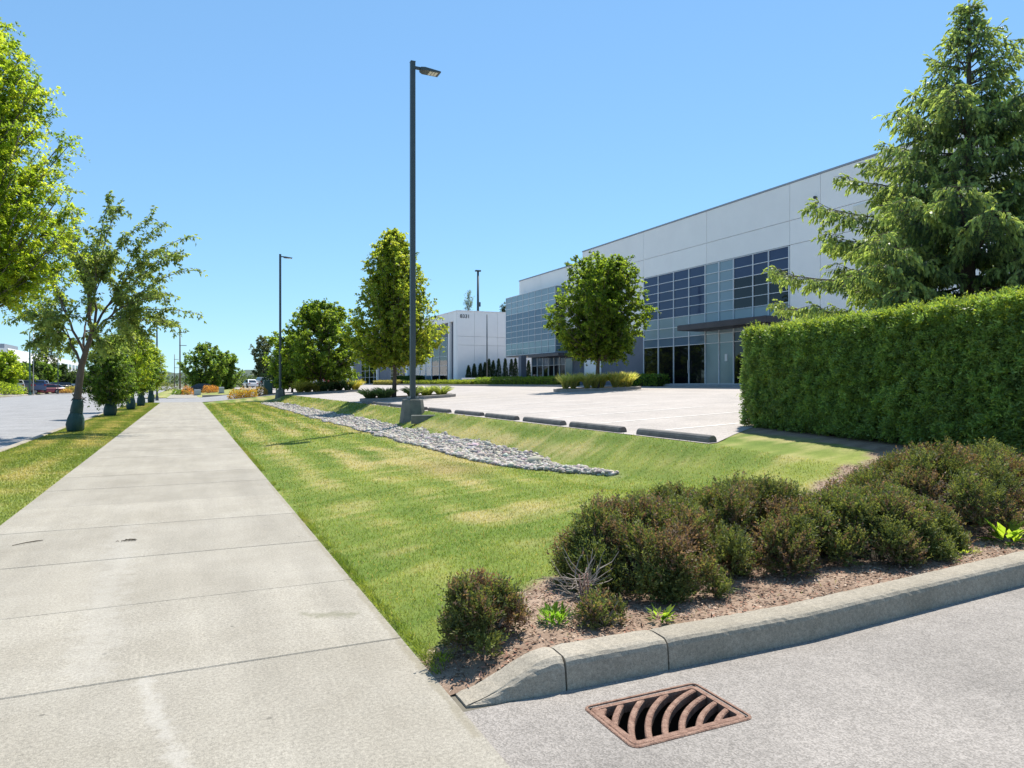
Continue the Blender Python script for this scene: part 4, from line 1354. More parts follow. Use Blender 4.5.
def weed(name, label, x, y, n, spread, ll, seed, up=0.8, asp=0.35, pal=WEED, h=0.05):
    rng = np.random.RandomState(seed)
    root = empty(name, (x, y, gz(x, y)), label, 'plant')
    a = rng.uniform(0, 6.28, n); r = spread * np.sqrt(rng.uniform(0, 1, n))
    P = np.stack([r * np.cos(a) * 0.6, r * np.sin(a) * 0.6, rng.uniform(0, h, n)], 1)
    D = nrm(np.stack([np.cos(a) * 0.8, np.sin(a) * 0.8, np.full(n, up)], 1) + rng.normal(size=(n, 3)) * 0.35)
    L = rng.uniform(0.6, 1.2, n) * ll
    Nn = nrm(np.stack([-np.cos(a) * 0.5, -np.sin(a) * 0.5, np.ones(n)], 1))
    link('leaves', leaf_mesh('leaves', P, D, Nn, L, L * asp, pick(rng, pal, n), M['leaf'], 0.15), root)


weed('weed', 'bright yellow-green leafy weed by the kerb under the nearest big mound', 2.68, 3.62, 34, 0.10, 0.075, 301, 0.6, 0.42)
weed('weed', 'soft green low weed between the small reddish heather and dead twigs', 2.06, 3.86, 170, 0.15, 0.055, 302, 0.8, 0.3, [(0.10, 0.20, 0.025), (0.15, 0.26, 0.03)], 0.07)
weed('weed', 'yellow mossy tuft at the corner of the pavement', 1.33, 3.86, 90, 0.10, 0.04, 303, 0.9, 0.2, [(0.24, 0.25, 0.05), (0.16, 0.22, 0.03)], 0.03)
weed('weed', 'broad-leaved light green plant at the right edge behind the kerb', 6.35, 3.72, 40, 0.16, 0.15, 304, 0.7, 0.42, WEED, 0.08)
weed('weed', 'thin yellowish ground weed in front of the low green heather', 5.75, 3.72, 120, 0.2, 0.04, 305, 0.6, 0.3, [(0.20, 0.24, 0.05), (0.15, 0.20, 0.04)], 0.02)
weed('weed', 'tiny pale tuft growing at the corner of the storm drain', 2.28, 3.07, 14, 0.02, 0.035, 306, 1.0, 0.2, [(0.30, 0.29, 0.10), (0.22, 0.25, 0.06)], 0.0) if False else None


def dead_twigs():
    rng = np.random.RandomState(41)
    x, y = 2.30, 3.95
    root = empty('dead_twigs', (x, y, gz(x, y) - 0.01), 'bleached dead twigs with two red-brown stems beside the nearest heather mound', 'plant')
    mb = MB()
    for dx in (-0.025, 0.025, 0.0):
        mb.tube([(dx, -0.06, 0), (dx * 1.1, -0.05, 0.12), (dx + rng.normal(0, 0.02), -0.03, 0.27)], [0.008, 0.007, 0.005], 5)
    mb.build('stems', M['stem'], root, smooth=True)
    mb = MB()
    for i in range(46):
        a = rng.uniform(0, 6.28); p = np.array([rng.normal(0, 0.05), rng.normal(0.02, 0.04), rng.uniform(0.1, 0.25)])
        pts = [p]
        dv = nrm(np.array([math.cos(a), math.sin(a) * 0.6, rng.uniform(0.0, 0.9)]))
        for s in range(4):
            dv = nrm(dv + rng.normal(size=3) * 0.25)
            pts.append(pts[-1] + dv * rng.uniform(0.03, 0.075))
        mb.tube(pts, [0.004, 0.0035, 0.003, 0.002, 0.0012], 4, cap=False)
    mb.tube([(0.05, 0, 0.2), (0.14, 0, 0.28), (0.24, 0.01, 0.31), (0.30, 0.02, 0.37)], [0.004, 0.004, 0.003, 0.002], 4)
    mb.build('branches', M['twig'], root)


dead_twigs()


def debris(name, label, u, v, seed, n, size, cat):
    d = FPX * EYE / (v - 383.0)
    x, y = ground_at(u, d)
    rng = np.random.RandomState(seed)
    root = empty(name, (x, y, 0.003), label, cat)
    mb = MB()
    for i in range(n):
        a = rng.uniform(0, 6.28)
        p = np.array([rng.normal(0, size * 0.4), rng.normal(0, size * 0.25), 0.004 + rng.uniform(0, 0.006)])
        e = p + np.array([math.cos(a), math.sin(a), rng.normal(0, 0.05)]) * size * rng.uniform(0.2, 0.6)
        mb.tube([p, (p + e) / 2 + np.array([0, 0, 0.006]), e], [0.003, 0.004, 0.002], 4)
    mb.build('pieces', M['mulchd'], root)


M['mulchd'] = surf('dead plant litter', (0.06, 0.05, 0.035), (0.12, 0.095, 0.06), 30.0, 0.95)
debris('leaf_litter', 'small clump of dead leaf litter on the pavement', 128, 541, 61, 18, 0.10, 'litter')
xa, ya = ground_at(12, FPX * EYE / 163.5); xb, yb = ground_at(43, FPX * EYE / 158.0)
o = MB().tube([(0, 0, 0.006), ((xb - xa) * 0.4, (yb - ya) * 0.35, 0.012), ((xb - xa) * 0.75, (yb - ya) * 0.8, 0.008), (xb - xa, yb - ya, 0.006)], [0.003, 0.005, 0.006, 0.003], 5).build('fallen_twig', M['mulchd'], None, loc=(xa, ya, 0.003))
tag(o, 'thin dark fallen twig on the left side of the pavement', 'twig')
debris('dry_twig', 'dry sprig lying at the far end of the pavement', 186, 399, 65, 1, 1.2, 'twig')


# --- ornamental grasses and shrubs of the car park islands
def tuft(name, label, x, y, z, h, r, seed, pal, n=260, group=None):
    rng = np.random.RandomState(seed)
    root = empty(name, (x, y, z), label, 'plant', group)
    a = rng.uniform(0, 6.28, n); rr = r * 0.35 * np.sqrt(rng.uniform(0, 1, n))
    S0 = np.stack([rr * np.cos(a), rr * np.sin(a), np.zeros(n)], 1)
    out = rng.uniform(0.1, 1.0, n)
    D0 = nrm(np.stack([np.cos(a) * out * r, np.sin(a) * out * r, np.full(n, h)], 1))
    D1 = nrm(np.stack([np.cos(a) * (out + 0.35) * r * 1.3, np.sin(a) * (out + 0.35) * r * 1.3, np.full(n, h * 0.4)], 1))
    L = h * rng.uniform(0.5, 0.8, n)
    C = pick(rng, pal, n)
    W = rng.uniform(0.02, 0.04, n)
    Nn = rng.normal(size=(n, 3))
    P = np.concatenate([S0, S0 + D0 * L[:, None] * 0.8]); D = np.concatenate([D0, D1])
    link('blades', leaf_mesh('blades', P, D, np.concatenate([Nn, Nn]), np.concatenate([L, L * 0.75]), np.concatenate([W, W]), np.concatenate([C, C * 1.15]), M['leaf'], 0.05, 0.5), root)
    return root


def bush(name, label, x, y, z, rx, ry, h, seed, pal, n=1400, ll=0.09, group=None):
    rng = np.random.RandomState(seed)
    root = empty(name, (x, y, z), label, 'shrub', group)
    u = rng.uniform(0, 1, n); a = rng.uniform(0, 6.28, n); q = np.sqrt(1 - u * u)
    dirs = np.stack([q * np.cos(a), q * np.sin(a), u], 1)
    lm = (1 + 0.16 * fnoise(dirs, 0.7, seed)) * rng.uniform(0.72, 1.0, n)
    P = dirs * np.array([rx, ry, h]) * lm[:, None]
    D = nrm(dirs * 0.6 + UP * 0.5 + rng.normal(size=(n, 3)) * 0.6)
    L = ll * rng.uniform(0.6, 1.3, n)
    link('foliage', leaf_mesh('foliage', P, D, rng.normal(size=(n, 3)), L, L * 0.5, pick(rng, pal, n), M['leaf'], 0.1), root)
    mb = MB()
    mb.tube([(0, 0, -0.05), (0, 0, 0.06)], [0.15 * rx, 0.13 * rx], 8)
    for i in range(14):
        mb.tube([(P[i, 0] * 0.1, P[i, 1] * 0.1, -0.02), P[i] * 0.9], [0.02, 0.006], 4, cap=False)
    mb.build('stems', M['bark'], root)
    return root


FEATHER = [(0.34, 0.33, 0.14), (0.45, 0.40, 0.20), (0.22, 0.26, 0.09), (0.28, 0.30, 0.11)]
GREY = [(0.08, 0.115, 0.05), (0.12, 0.155, 0.07), (0.16, 0.19, 0.09)]
M['soil'] = surf('island soil', (0.06, 0.045, 0.035), (0.11, 0.085, 0.065), 3.0, 0.95, 0.4, 30)
M['kerbd'] = surf('island kerb concrete', (0.20, 0.185, 0.17), (0.30, 0.28, 0.255), 3.0, 0.85)


def island(name, x0, x1, y0, y1, label):
    root = empty(name, (x0, y0, float(zl(x0))), label, 'island')
    z0a, z1a = 0.0, float(zl(x1) - zl(x0))
    w = x1 - x0; h = y1 - y0
    n = 6
    out, inn = [], []
    for cx, cy, a0 in ((w - h / 2, h / 2, -90), (h / 2, h / 2, 90)):
        for i in range(n + 1):
            a = R(a0 + 180 * i / n)
            out.append((cx + h / 2 * math.cos(a), cy + h / 2 * math.sin(a)))
            inn.append((cx + (h / 2 - 0.15) * math.cos(a), cy + (h / 2 - 0.15) * math.sin(a)))
    zz = lambda p, dz: (p[0], p[1], z1a * p[0] / w + dz)
    MB().rings([[zz(p, -0.1) for p in out], [zz(p, 0.14) for p in out], [zz(p, 0.15) for p in inn], [zz(p, 0.05) for p in inn]], cap=False).build('kerb', M['kerbd'], root)
    mb = MB(); m = len(inn)
    mb.add([zz(p, 0.09) for p in inn], [tuple(range(m))])
    mb.build('soil', M['soil'], root)


def isz(x):
    return float(zl(x)) + 0.09


island('parking_island', 7.75, 12.7, 33.6, 36.0, 'kerbed planting island around the egg-shaped maple')
island('parking_island', 17.6, 22.6, 31.3, 34.2, 'kerbed planting island under the round tree before the glass building')
island('parking_island', 7.75, 13.2, 57.4, 60.6, 'kerbed planting island with yellow grasses under the broad tree')
rng = np.random.RandomState(66)
for i, (x, y) in enumerate([(8.3, 34.9), (8.8, 34.4), (9.2, 35.3), (10.35, 34.5), (11.2, 34.9), (11.9, 34.6)]):
    lab = ['dark low tuft at the left tip of the maple island', 'second dark tuft from the left tip of the maple island', 'grey-green tuft just left of the maple trunk', 'green tuft right behind the tall light pole',
           'feathery green tuft right of the tall light pole', 'rightmost feathery tuft on the maple island'][i]
    tuft('grass_tuft', lab, x, y, isz(x), 0.62, 0.55, 400 + i, GREY if i < 4 else [(0.14, 0.18, 0.06), (0.19, 0.22, 0.08)], 300, 'tufts on the maple island')
names = ['leftmost', 'second', 'third', 'fourth', 'fifth', 'sixth', 'seventh', 'rightmost']
for i in range(8):
    x = 18.0 + i * 0.58
    tuft('grass_tuft', '%s pale feather grass on the island under the round tree%s' % (names[i], '' if i in (0, 7) else ', counted from the left'), x, 32.5 + 0.25 * math.sin(i * 2.1), isz(x), 0.85, 0.36, 420 + i, FEATHER, 320, 'feather grasses under the round tree')
for i in range(8):
    x = 8.3 + i * 0.62
    pal = [(0.27, 0.24, 0.06), (0.22, 0.21, 0.06)] if i in (0, 1, 2, 7) else [(0.05, 0.085, 0.04), (0.07, 0.11, 0.05)]
    kind = 'yellow' if i in (0, 1, 2, 7) else 'dark green'
    tuft('grass_tuft', '%s %s grass on the island under the broad tree%s' % (names[i], kind, '' if i in (0, 7) else ', counted from the left'), x, 58.6 + 0.3 * math.sin(i * 1.7), isz(x), 1.0, 0.62, 440 + i, pal, 320, 'grasses under the broad tree')
SPIREA = [(0.30, 0.19, 0.035), (0.36, 0.25, 0.05), (0.22, 0.20, 0.04), (0.32, 0.15, 0.05)]
for i, (u, d) in enumerate([(235, 62), (243, 61.5), (251, 61.5), (260, 63)]):
    x, y = ground_at(u, d)
    bush('golden_shrub', ['leftmost golden shrub at the end of the lawn', 'second golden shrub from the pavement at the end of the lawn', 'third golden shrub from the pavement at the end of the lawn', 'golden shrub touching the green utility cabinet'][i],
         x, y, gz(x, y) - 0.03, 0.62, 0.6, 0.85, 460 + i, SPIREA, 900, 0.11, 'golden shrubs at the end of the lawn')
for i, (u, d, pal) in enumerate([(183, 98, 0), (188, 96, 1), (209, 98, 1), (214, 97, 1), (178, 96, 0)]):
    x, y = ground_at(u, d)
    bush('red_shrub' if pal else 'green_shrub', ['green shrub left of the orange shrubs beyond the far driveway', 'orange shrub left of the dark car beyond the far driveway', 'orange shrub right of the dark car beyond the far driveway',
         'reddish shrub below the paired trees beyond the far driveway', 'leftmost low green shrub beyond the far driveway'][i], x, y, float(lawn2_z(x, y)), 0.9, 0.8, 1.1 if pal else 0.7, 470 + i, [(0.34, 0.14, 0.05), (0.30, 0.18, 0.06)] if pal else GLOBE, 800, 0.14)
for i, (u, d, r, h, pal) in enumerate([(6, 93, 1.9, 1.7, HORN), (14, 96, 1.4, 1.2, HORN), (72, 112, 1.2, 0.9, [(0.26, 0.22, 0.08), (0.2, 0.18, 0.07)]), (66, 108, 0.9, 0.6, [(0.32, 0.18, 0.09), (0.26, 0.2, 0.08)]), (166, 140, 1.6, 1.6, [(0.09, 0.11, 0.03), (0.13, 0.14, 0.05)])]):
    x, y = ground_at(u, d)
    bush('verge_shrub', ['big yellow-green bush on the far verge at the left edge', 'smaller yellow-green bush on the far verge before the white car', 'yellow grassy shrub behind the arching tree trunk', 'orange shrub by the far car park entrance', 'round shrub beside the far pavement'][i],
         x, y, 0.1, r, r * 0.8, h, 480 + i, pal, 900, 0.2)


# low clipped hedges in front of the buildings and the row of cedars
def low_hedge(label, x0, x1, y0, y1, z, h, seed, pal):
    rng = np.random.RandomState(seed)
    root = empty('low_hedge', (x0, y0, z), label, 'hedge', 'low hedges in front of the buildings')
    w, l = x1 - x0, y1 - y0
    n = int(260 * (l * h * 2 + l * w))
    n = min(n, 9000)
    f = rng.choice(3, n, p=[0.45, 0.45, 0.10])
    P = np.stack([rng.uniform(0, w, n), rng.uniform(0, l, n), rng.uniform(0, h, n)], 1)
    Nn = np.zeros((n, 3))
    P[f == 0, 0] = 0; Nn[f == 0, 0] = -1
    P[f == 1, 2] = h; Nn[f == 1, 2] = 1
    P[f == 2, 1] = 0; Nn[f == 2, 1] = -1
    P += Nn * (fnoise(P, 0.5, seed) * 0.05 + rng.normal(0, 0.03, n))[:, None]
    D = nrm(Nn * 0.7 + UP * 0.4 + rng.normal(size=(n, 3)) * 0.5)
    L = rng.uniform(0.08, 0.16, n)
    link('foliage', leaf_mesh('foliage', P, D, rng.normal(size=(n, 3)), L, L * 0.55, pick(rng, pal, n), M['leaf']), root)
    MB().box(0.08, w - 0.08, 0.08, l - 0.08, -0.05, h - 0.07).build('twig_occluder', M['hedgecore'], root)  # added light-stopping block, in place of inner twigs


LIME_H = [(0.16, 0.20, 0.03), (0.20, 0.23, 0.04), (0.12, 0.16, 0.03)]
low_hedge('lime green low hedge in front of the glass box entrance', 24.6, 25.8, 44.5, 62.0, 1.36, 0.62, 501, [(0.10, 0.16, 0.03), (0.14, 0.19, 0.035)])
low_hedge('yellowish low planting strip before the numbered building', 24.6, 26.2, 63.0, 86.0, 1.36, 0.45, 502, LIME_H)
low_hedge('dark low hedge below the dark glass, right of the round tree', 26.5, 27.4, 36.2, 41.0, 1.42, 0.62, 503, GLOBE)
low_hedge('dark clipped block hedge before the teal glass of the numbered building', 26.2, 27.4, 86.0, 97.0, 1.40, 1.0, 504, [(0.035, 0.065, 0.02), (0.05, 0.09, 0.026)])
low_hedge('straw-coloured planting strip left of the yellowish one', 24.2, 25.6, 87.0, 100.0, 1.36, 0.5, 505, [(0.24, 0.22, 0.10), (0.18, 0.18, 0.07)])
o = MB().cbox(24.2, 24.4, 44.0, 101, 1.2, 1.47, 0.02).build('planting_strip_kerb', M['kerbd']); o['kind'] = 'structure'
names = ['first', 'second', 'third', 'fourth', 'fifth', 'sixth', 'seventh', 'eighth', 'ninth', 'tenth', 'eleventh']
for i, (u, top) in enumerate([(468.5, 367), (474.3, 365.5), (480.5, 365), (485, 364), (489, 360.5), (493.3, 362), (498.7, 360.5), (505.3, 360), (511.5, 360.5), (515.5, 360), (528.5, 362)]):
    d = 74.25 / (math.cos(TH) - math.sin(TH) * (u - 512) / FPX)
    x, y = ground_at(u, d)
    h = (383 - top) * d / FPX + 0.15
    rng = np.random.RandomState(520 + i)
    n = 1100
    root = empty('cedar', (x, y, 1.42), '%s cedar from the left in the row before the white numbered wall' % names[i], 'cedar', 'row of narrow cedars')
    t = rng.uniform(0, 1, n); a = rng.uniform(0, 6.28, n)
    rr = 0.40 * np.clip(np.minimum(1, t * 6 + 0.6) * (1 - t) ** 0.6, 0.02, 1) * rng.uniform(0.7, 1.05, n)
    P = np.stack([rr * np.cos(a), rr * np.sin(a), t * (h + 0.1)], 1)
    D = nrm(np.stack([np.cos(a) * 0.35, np.sin(a) * 0.35, np.ones(n)], 1) + rng.normal(size=(n, 3)) * 0.2)
    L = rng.uniform(0.12, 0.24, n)
    link('crown', leaf_mesh('crown', P, D, nrm(np.stack([np.cos(a), np.sin(a), np.zeros(n)], 1) + rng.normal(size=(n, 3)) * 0.4), L, L * 0.4, pick(rng, [(0.022, 0.045, 0.02), (0.035, 0.062, 0.025)], n), M['leaf']), root)
    MB().tube([(0, 0, -0.05), (0, 0, h * 0.8)], [0.05, 0.01], 6).build('trunk', M['bark'], root)

# ------------------------------------------------------------------ buildings
_cache = {}


def plate(name, parent, x0, x1, y0, y1, z0, z1, mat, c=0.0):
    """box piece; alike pieces share their mesh"""
    key = (round(x1 - x0, 3), round(y1 - y0, 3), round(z1 - z0, 3), mat)
    if key not in _cache:
        _cache[key] = MB().box(0, key[0], 0, key[1], 0, key[2]).mesh(name, M[mat])
    return link(name, _cache[key], parent, (x0, y0, z0))


def grid_wall(parent, name, X, ycuts, zcuts, matf, backing='gap', mw=0.045, depth=0.06, hm=0.032):
    """glazed grid facing -X: backing plate with panes and mullions as its pieces"""
    y0, y1, z0, z1 = ycuts[0], ycuts[-1], zcuts[0], zcuts[-1]
    back = MB().box(X + 0.03, X + 0.12, y0, y1, z0, z1).build(name, M[backing], parent)
    for i in range(len(ycuts) - 1):
        for j in range(len(zcuts) - 1):
            m = matf(i, j)
            if m:
                plate('pane', back, X, X + 0.028, ycuts[i] + mw / 2, ycuts[i + 1] - mw / 2, zcuts[j] + hm / 2, zcuts[j + 1] - hm / 2, m)
    for yy in ycuts:
        plate('mullion', back, X - depth, X + 0.029, yy - mw / 2, yy + mw / 2, z0, z1, 'mull')
    for zz in zcuts:
        for i in range(len(ycuts) - 1):
            plate('transom', back, X - depth * 0.8, X + 0.027, ycuts[i] + mw / 2, ycuts[i + 1] - mw / 2, zz - hm / 2, zz + hm / 2, 'mull')
    return back


FZ = 1.45
b1 = empty('office_building', (0, 0, 0), 'long white tilt-up office building with blue glass and dark canopy, right of the round tree', 'building')
XF = 28.0
MB().box(XF + 0.26, 70, 5.0, 47.88, 1.0, 11.70).build('wall_core', M['gap'], b1)
MB().box(XF + 0.26, 70, 47.88, 57.0, 1.0, 10.92).build('wall_core', M['gap'], b1)
MB().box(XF + 0.26, 70, 57.0, 59.38, 4.12, 10.92).build('wall_core', M['gap'], b1)
J = 0.012


def panels(parent, cuts_y, cuts_z, mat, x=XF, t=0.25):
    for i in range(len(cuts_y) - 1):
        for j in range(len(cuts_z) - 1):
            plate('panel', parent, x, x + t, cuts_y[i] + J, cuts_y[i + 1] - J, cuts_z[j] + J, cuts_z[j + 1] - J, mat)


panels(b1, [5.0, 12.3, 18.7, 25.1, 27.02], [1.0, 8.64, 9.88, 11.76], 'white')
panels(b1, [27.02, 33.4, 39.75], [8.64, 9.88, 11.76], 'white')
panels(b1, [39.75, 46.2, 47.88], [5.05, 8.64, 9.88, 11.76], 'white')
panels(b1, [39.75, 43.0, 46.2, 47.88], [1.0, 5.05], 'slate')
panels(b1, [47.88, 50.55], [1.0, 5.9], 'slate')
panels(b1, [47.88, 50.55], [5.9, 8.3, 10.98], 'white')
panels(b1, [50.55, 55.0, 59.38], [4.12, 9.5, 10.98], 'white')
plate('panel', b1, XF - 0.05, XF - 0.004, 45.1, 47.5, 1.40, 3.95, 'white')
plate('cream_panel', b1, XF - 0.06, XF - 0.004, 16.0, 23.2, 8.75, 9.74, 'cream')
plate('panel', b1, XF - 0.06, XF - 0.004, 49.35, 50.45, 1.42, 3.60, 'spand2')
for (ya, yb, z) in ((4.9, 47.9, 11.76), (47.91, 59.45, 10.98)):
    MB().box(XF - 0.03, XF + 0.45, ya, yb, z, z + 0.09).build('parapet_cap', M['cap'], b1)
plate('wall_light', b1, XF - 0.14, XF - 0.002, 25.3, 25.41, 10.6, 10.72, 'canopy')
# curtain wall with the main entrance
ycol = [27.06, 28.46, 29.6, 31.1, 32.3, 33.5, 35.0, 36.5, 38.1, 39.72]
zrow = [1.55, 3.93, 4.47, 5.10, 5.74, 6.31, 6.88, 7.45, 8.03, 8.60]


def cw(i, j):
    if i in (3, 4):
        return 'spand2' if j == 0 else 'spand'
    if j == 0:
        return 'glassb'
    if j == 1:
        return 'glassb' if i < 3 else 'glassl'
    if j in (2, 3):
        return 'spand'
    return 'glassb' if (i < 3 and j < 7) else 'glass'


cwall = grid_wall(b1, 'curtain_wall', XF + 0.02, ycol, zrow, cw)
plate('notice', cwall, XF - 0.012, XF + 0.018, 31.62, 31.82, 2.85, 3.25, 'mull')
plate('door_handle', cwall, XF - 0.12, XF - 0.08, 34.95, 34.99, 2.2, 3.0, 'steel')
MB().cbox(26.25, XF - 0.09, 26.9, 33.9, 4.66, 4.98, 0.03).build('canopy', M['canopy'], b1)
MB().cbox(27.0, XF - 0.02, 26.0, 38.6, 1.30, 1.54, 0.015).build('entrance_step', M['step'], b1)
MB().cbox(27.45, XF - 0.02, 38.62, 50.4, 1.28, 1.40, 0.015).build('plinth', M['step'], b1)
# projecting glass box
XB = 27.07
box = MB().box(XB + 0.13, XF - 0.004, 50.66, 60.28, 4.12, 9.44).build('glass_box_core', M['gap'], b1)
yc = [50.62 + (60.30 - 50.62) * i / 8 for i in range(9)]
zc = [4.10 + (9.46 - 4.10) * i / 10 for i in range(11)]
grid_wall(b1, 'glass_box_front', XB, yc, zc, lambda i, j: 'spand' if j >= 7 else ('glassl' if j >= 2 else 'spand2'), mw=0.02, depth=0.03, hm=0.035)
side = MB().box(XB + 0.01, XF - 0.005, 50.56, 50.655, 4.10, 9.46).build('glass_box_side', M['gap'], b1)
for j in range(10):
    plate('pane', side, XB + 0.03, XF - 0.03, 50.53, 50.558, zc[j] + 0.03, zc[j + 1] - 0.03, 'spand2' if j in (0, 1, 8, 9) else 'glassb')
for j in range(11):
    plate('transom', side, XB + 0.012, XF - 0.008, 50.50, 50.557, zc[j] - 0.02, zc[j] + 0.02, 'mull')
MB().box(XB, XF + 6, 50.6, 60.3, 3.98, 4.09).build('glass_box_soffit', M['canopy'], b1)
MB().cbox(26.15, XF - 0.02, 48.4, 53.7, 3.72, 3.95, 0.02).build('side_canopy', M['canopy'], b1)
MB().box(26.35, 26.85, 55.5, 56.05, 1.30, 3.975).build('column', M['slate'], b1)
grid_wall(b1, 'side_entrance', XF + 0.15, [50.8, 51.8, 52.8, 53.8, 54.8, 55.9, 57.0], [1.5, 3.1, 3.95], lambda i, j: 'glassb' if j == 0 else 'glassl', mw=0.07)

# the numbered building behind
b2 = empty('numbered_building', (0, 0, 0), 'white building with a house number on its blank end wall, behind the tall light pole', 'building')
Y2, H2 = 75.9, 9.8
MB().box(28.5, 40.0, Y2 + 0.26, 138, 1.0, H2 - 0.1).build('wall_core', M['gap'], b2)
for (xa, xb) in ((28.0, 30.1), (30.1, 33.0), (33.0, 36.5), (36.5, 40.0)):
    for (za, zb) in ((1.0, 5.93), (5.93, 6.93), (6.93, H2)):
        MB().box(xa + J, xb - J, Y2, Y2 + 0.25, za + J, zb - J).build('panel', M['white'], b2)
for (ya, yb, za, zb, mat, x) in ((Y2 + 0.27, 77.2, 1.0, H2, 'white', 28.0), (77.2, 138, 8.7, H2, 'white', 28.0), (77.2, 80.0, 1.0, 8.7, 'slate', 28.25), (80.0, 126, 7.05, 8.7, 'slate', 28.25), (106, 113, 1.0, 7.05, 'slate', 28.25),
                                 (126, 132, 1.0, 8.7, 'slate', 28.25), (132, 138, 1.0, 8.7, 'white', 28.05), (96.0, 97.2, 1.0, 7.05, 'white', 28.05)):
    MB().box(x, 28.49, ya + J, yb - J, za + J, zb - J).build('panel', M[mat], b2)
plate('pilaster', b2, 27.9, 28.2, 78.3, 78.7, 1.0, 8.68, 'white')
plate('pilaster', b2, 27.9, 28.2, 112.9, 113.3, 1.0, 7.0, 'white')
fr = lambda a, b, n: [a + (b - a) * i / n for i in range(n + 1)]
grid_wall(b2, 'glazing', 28.32, fr(80.05, 86.0, 2), fr(1.45, 7.03, 5), lambda i, j: 'glassb')
grid_wall(b2, 'glazing', 28.32, fr(86.05, 95.95, 4), fr(1.45, 7.03, 5), lambda i, j: 'spand')
grid_wall(b2, 'glazing', 28.32, fr(97.25, 105.95, 3), fr(1.45, 7.03, 5), lambda i, j: 'glassb')
grid_wall(b2, 'glazing', 28.32, fr(113.35, 125.95, 4), fr(1.45, 7.03, 5), lambda i, j: 'glassb')
MB().box(27.96, 40.05, Y2 - 0.04, 138.05, H2, H2 + 0.09).build('parapet_cap', M['white'], b2)
MB().box(35.5, 39.5, 86.0, 92.0, H2 + 0.09, H2 + 1.2).build('roof_screen', M['cap'], b2)
cu = bpy.data.curves.new('street_number', 'FONT')
cu.body = '8331'
cu.size = 0.60
cu.extrude = 0.02
tmp = bpy.data.objects.new('tmp_number', cu)
COL.objects.link(tmp)
bpy.context.view_layer.update()
me = bpy.data.meshes.new_from_object(tmp.evaluated_get(bpy.context.evaluated_depsgraph_get()))
bpy.data.objects.remove(tmp)
me.name = 'street_number'
me.materials.clear(); me.materials.append(M['number'])
o = link('street_number', me, b2, (28.33, Y2 - 0.025, 9.02)); o.rotation_euler = (R(90), 0, 0)
# low walls
o = MB().cbox(27.5, 39.5, 73.1, 73.32, 1.38, 2.18, 0.02).build('retaining_wall', M['white']); tag(o, 'low white wall in front of the cedar row', 'wall')
o = MB().cbox(23.0, 23.22, 101.5, 134, 1.25, 1.72, 0.02).build('parking_wall', M['white']); tag(o, 'long low white wall across the car park behind the maple', 'wall')

# white building across the street
b3 = empty('warehouse', (0, 0, 0), 'white building across the street behind the parked cars', 'building')
MB().box(-80, -45.3, 238, 380, 0.1, 11.2).build('wall_core', M['gap'], b3)
for i in range(14):
    ya = 238 + i * 10.1
    plate('panel', b3, -45.29, -45.0, ya, ya + 10.0, 0.2, 6.3, 'white')
    plate('panel', b3, -45.29, -45.0, ya, ya + 10.0, 6.35, 11.3, 'white')
    if i > 7:
        for z in (2.0, 7.2):
            w = plate('window', b3, -45.0, -44.9, ya + 2, ya + 8, z, z + 2.4, 'mull')
            for q in range(3):
                plate('pane', w, 0.1, 0.14, 0.15 + q * 1.95, 1.95 + q * 1.95, 0.15, 2.25, 'glassb')
MB().box(-80, -44.95, 237.7, 237.99, 0.1, 11.3).build('panel', M['white'], b3)
MB().box(-62, -52, 270, 290, 11.2, 14.0).build('roof_unit', M['cap'], b3)


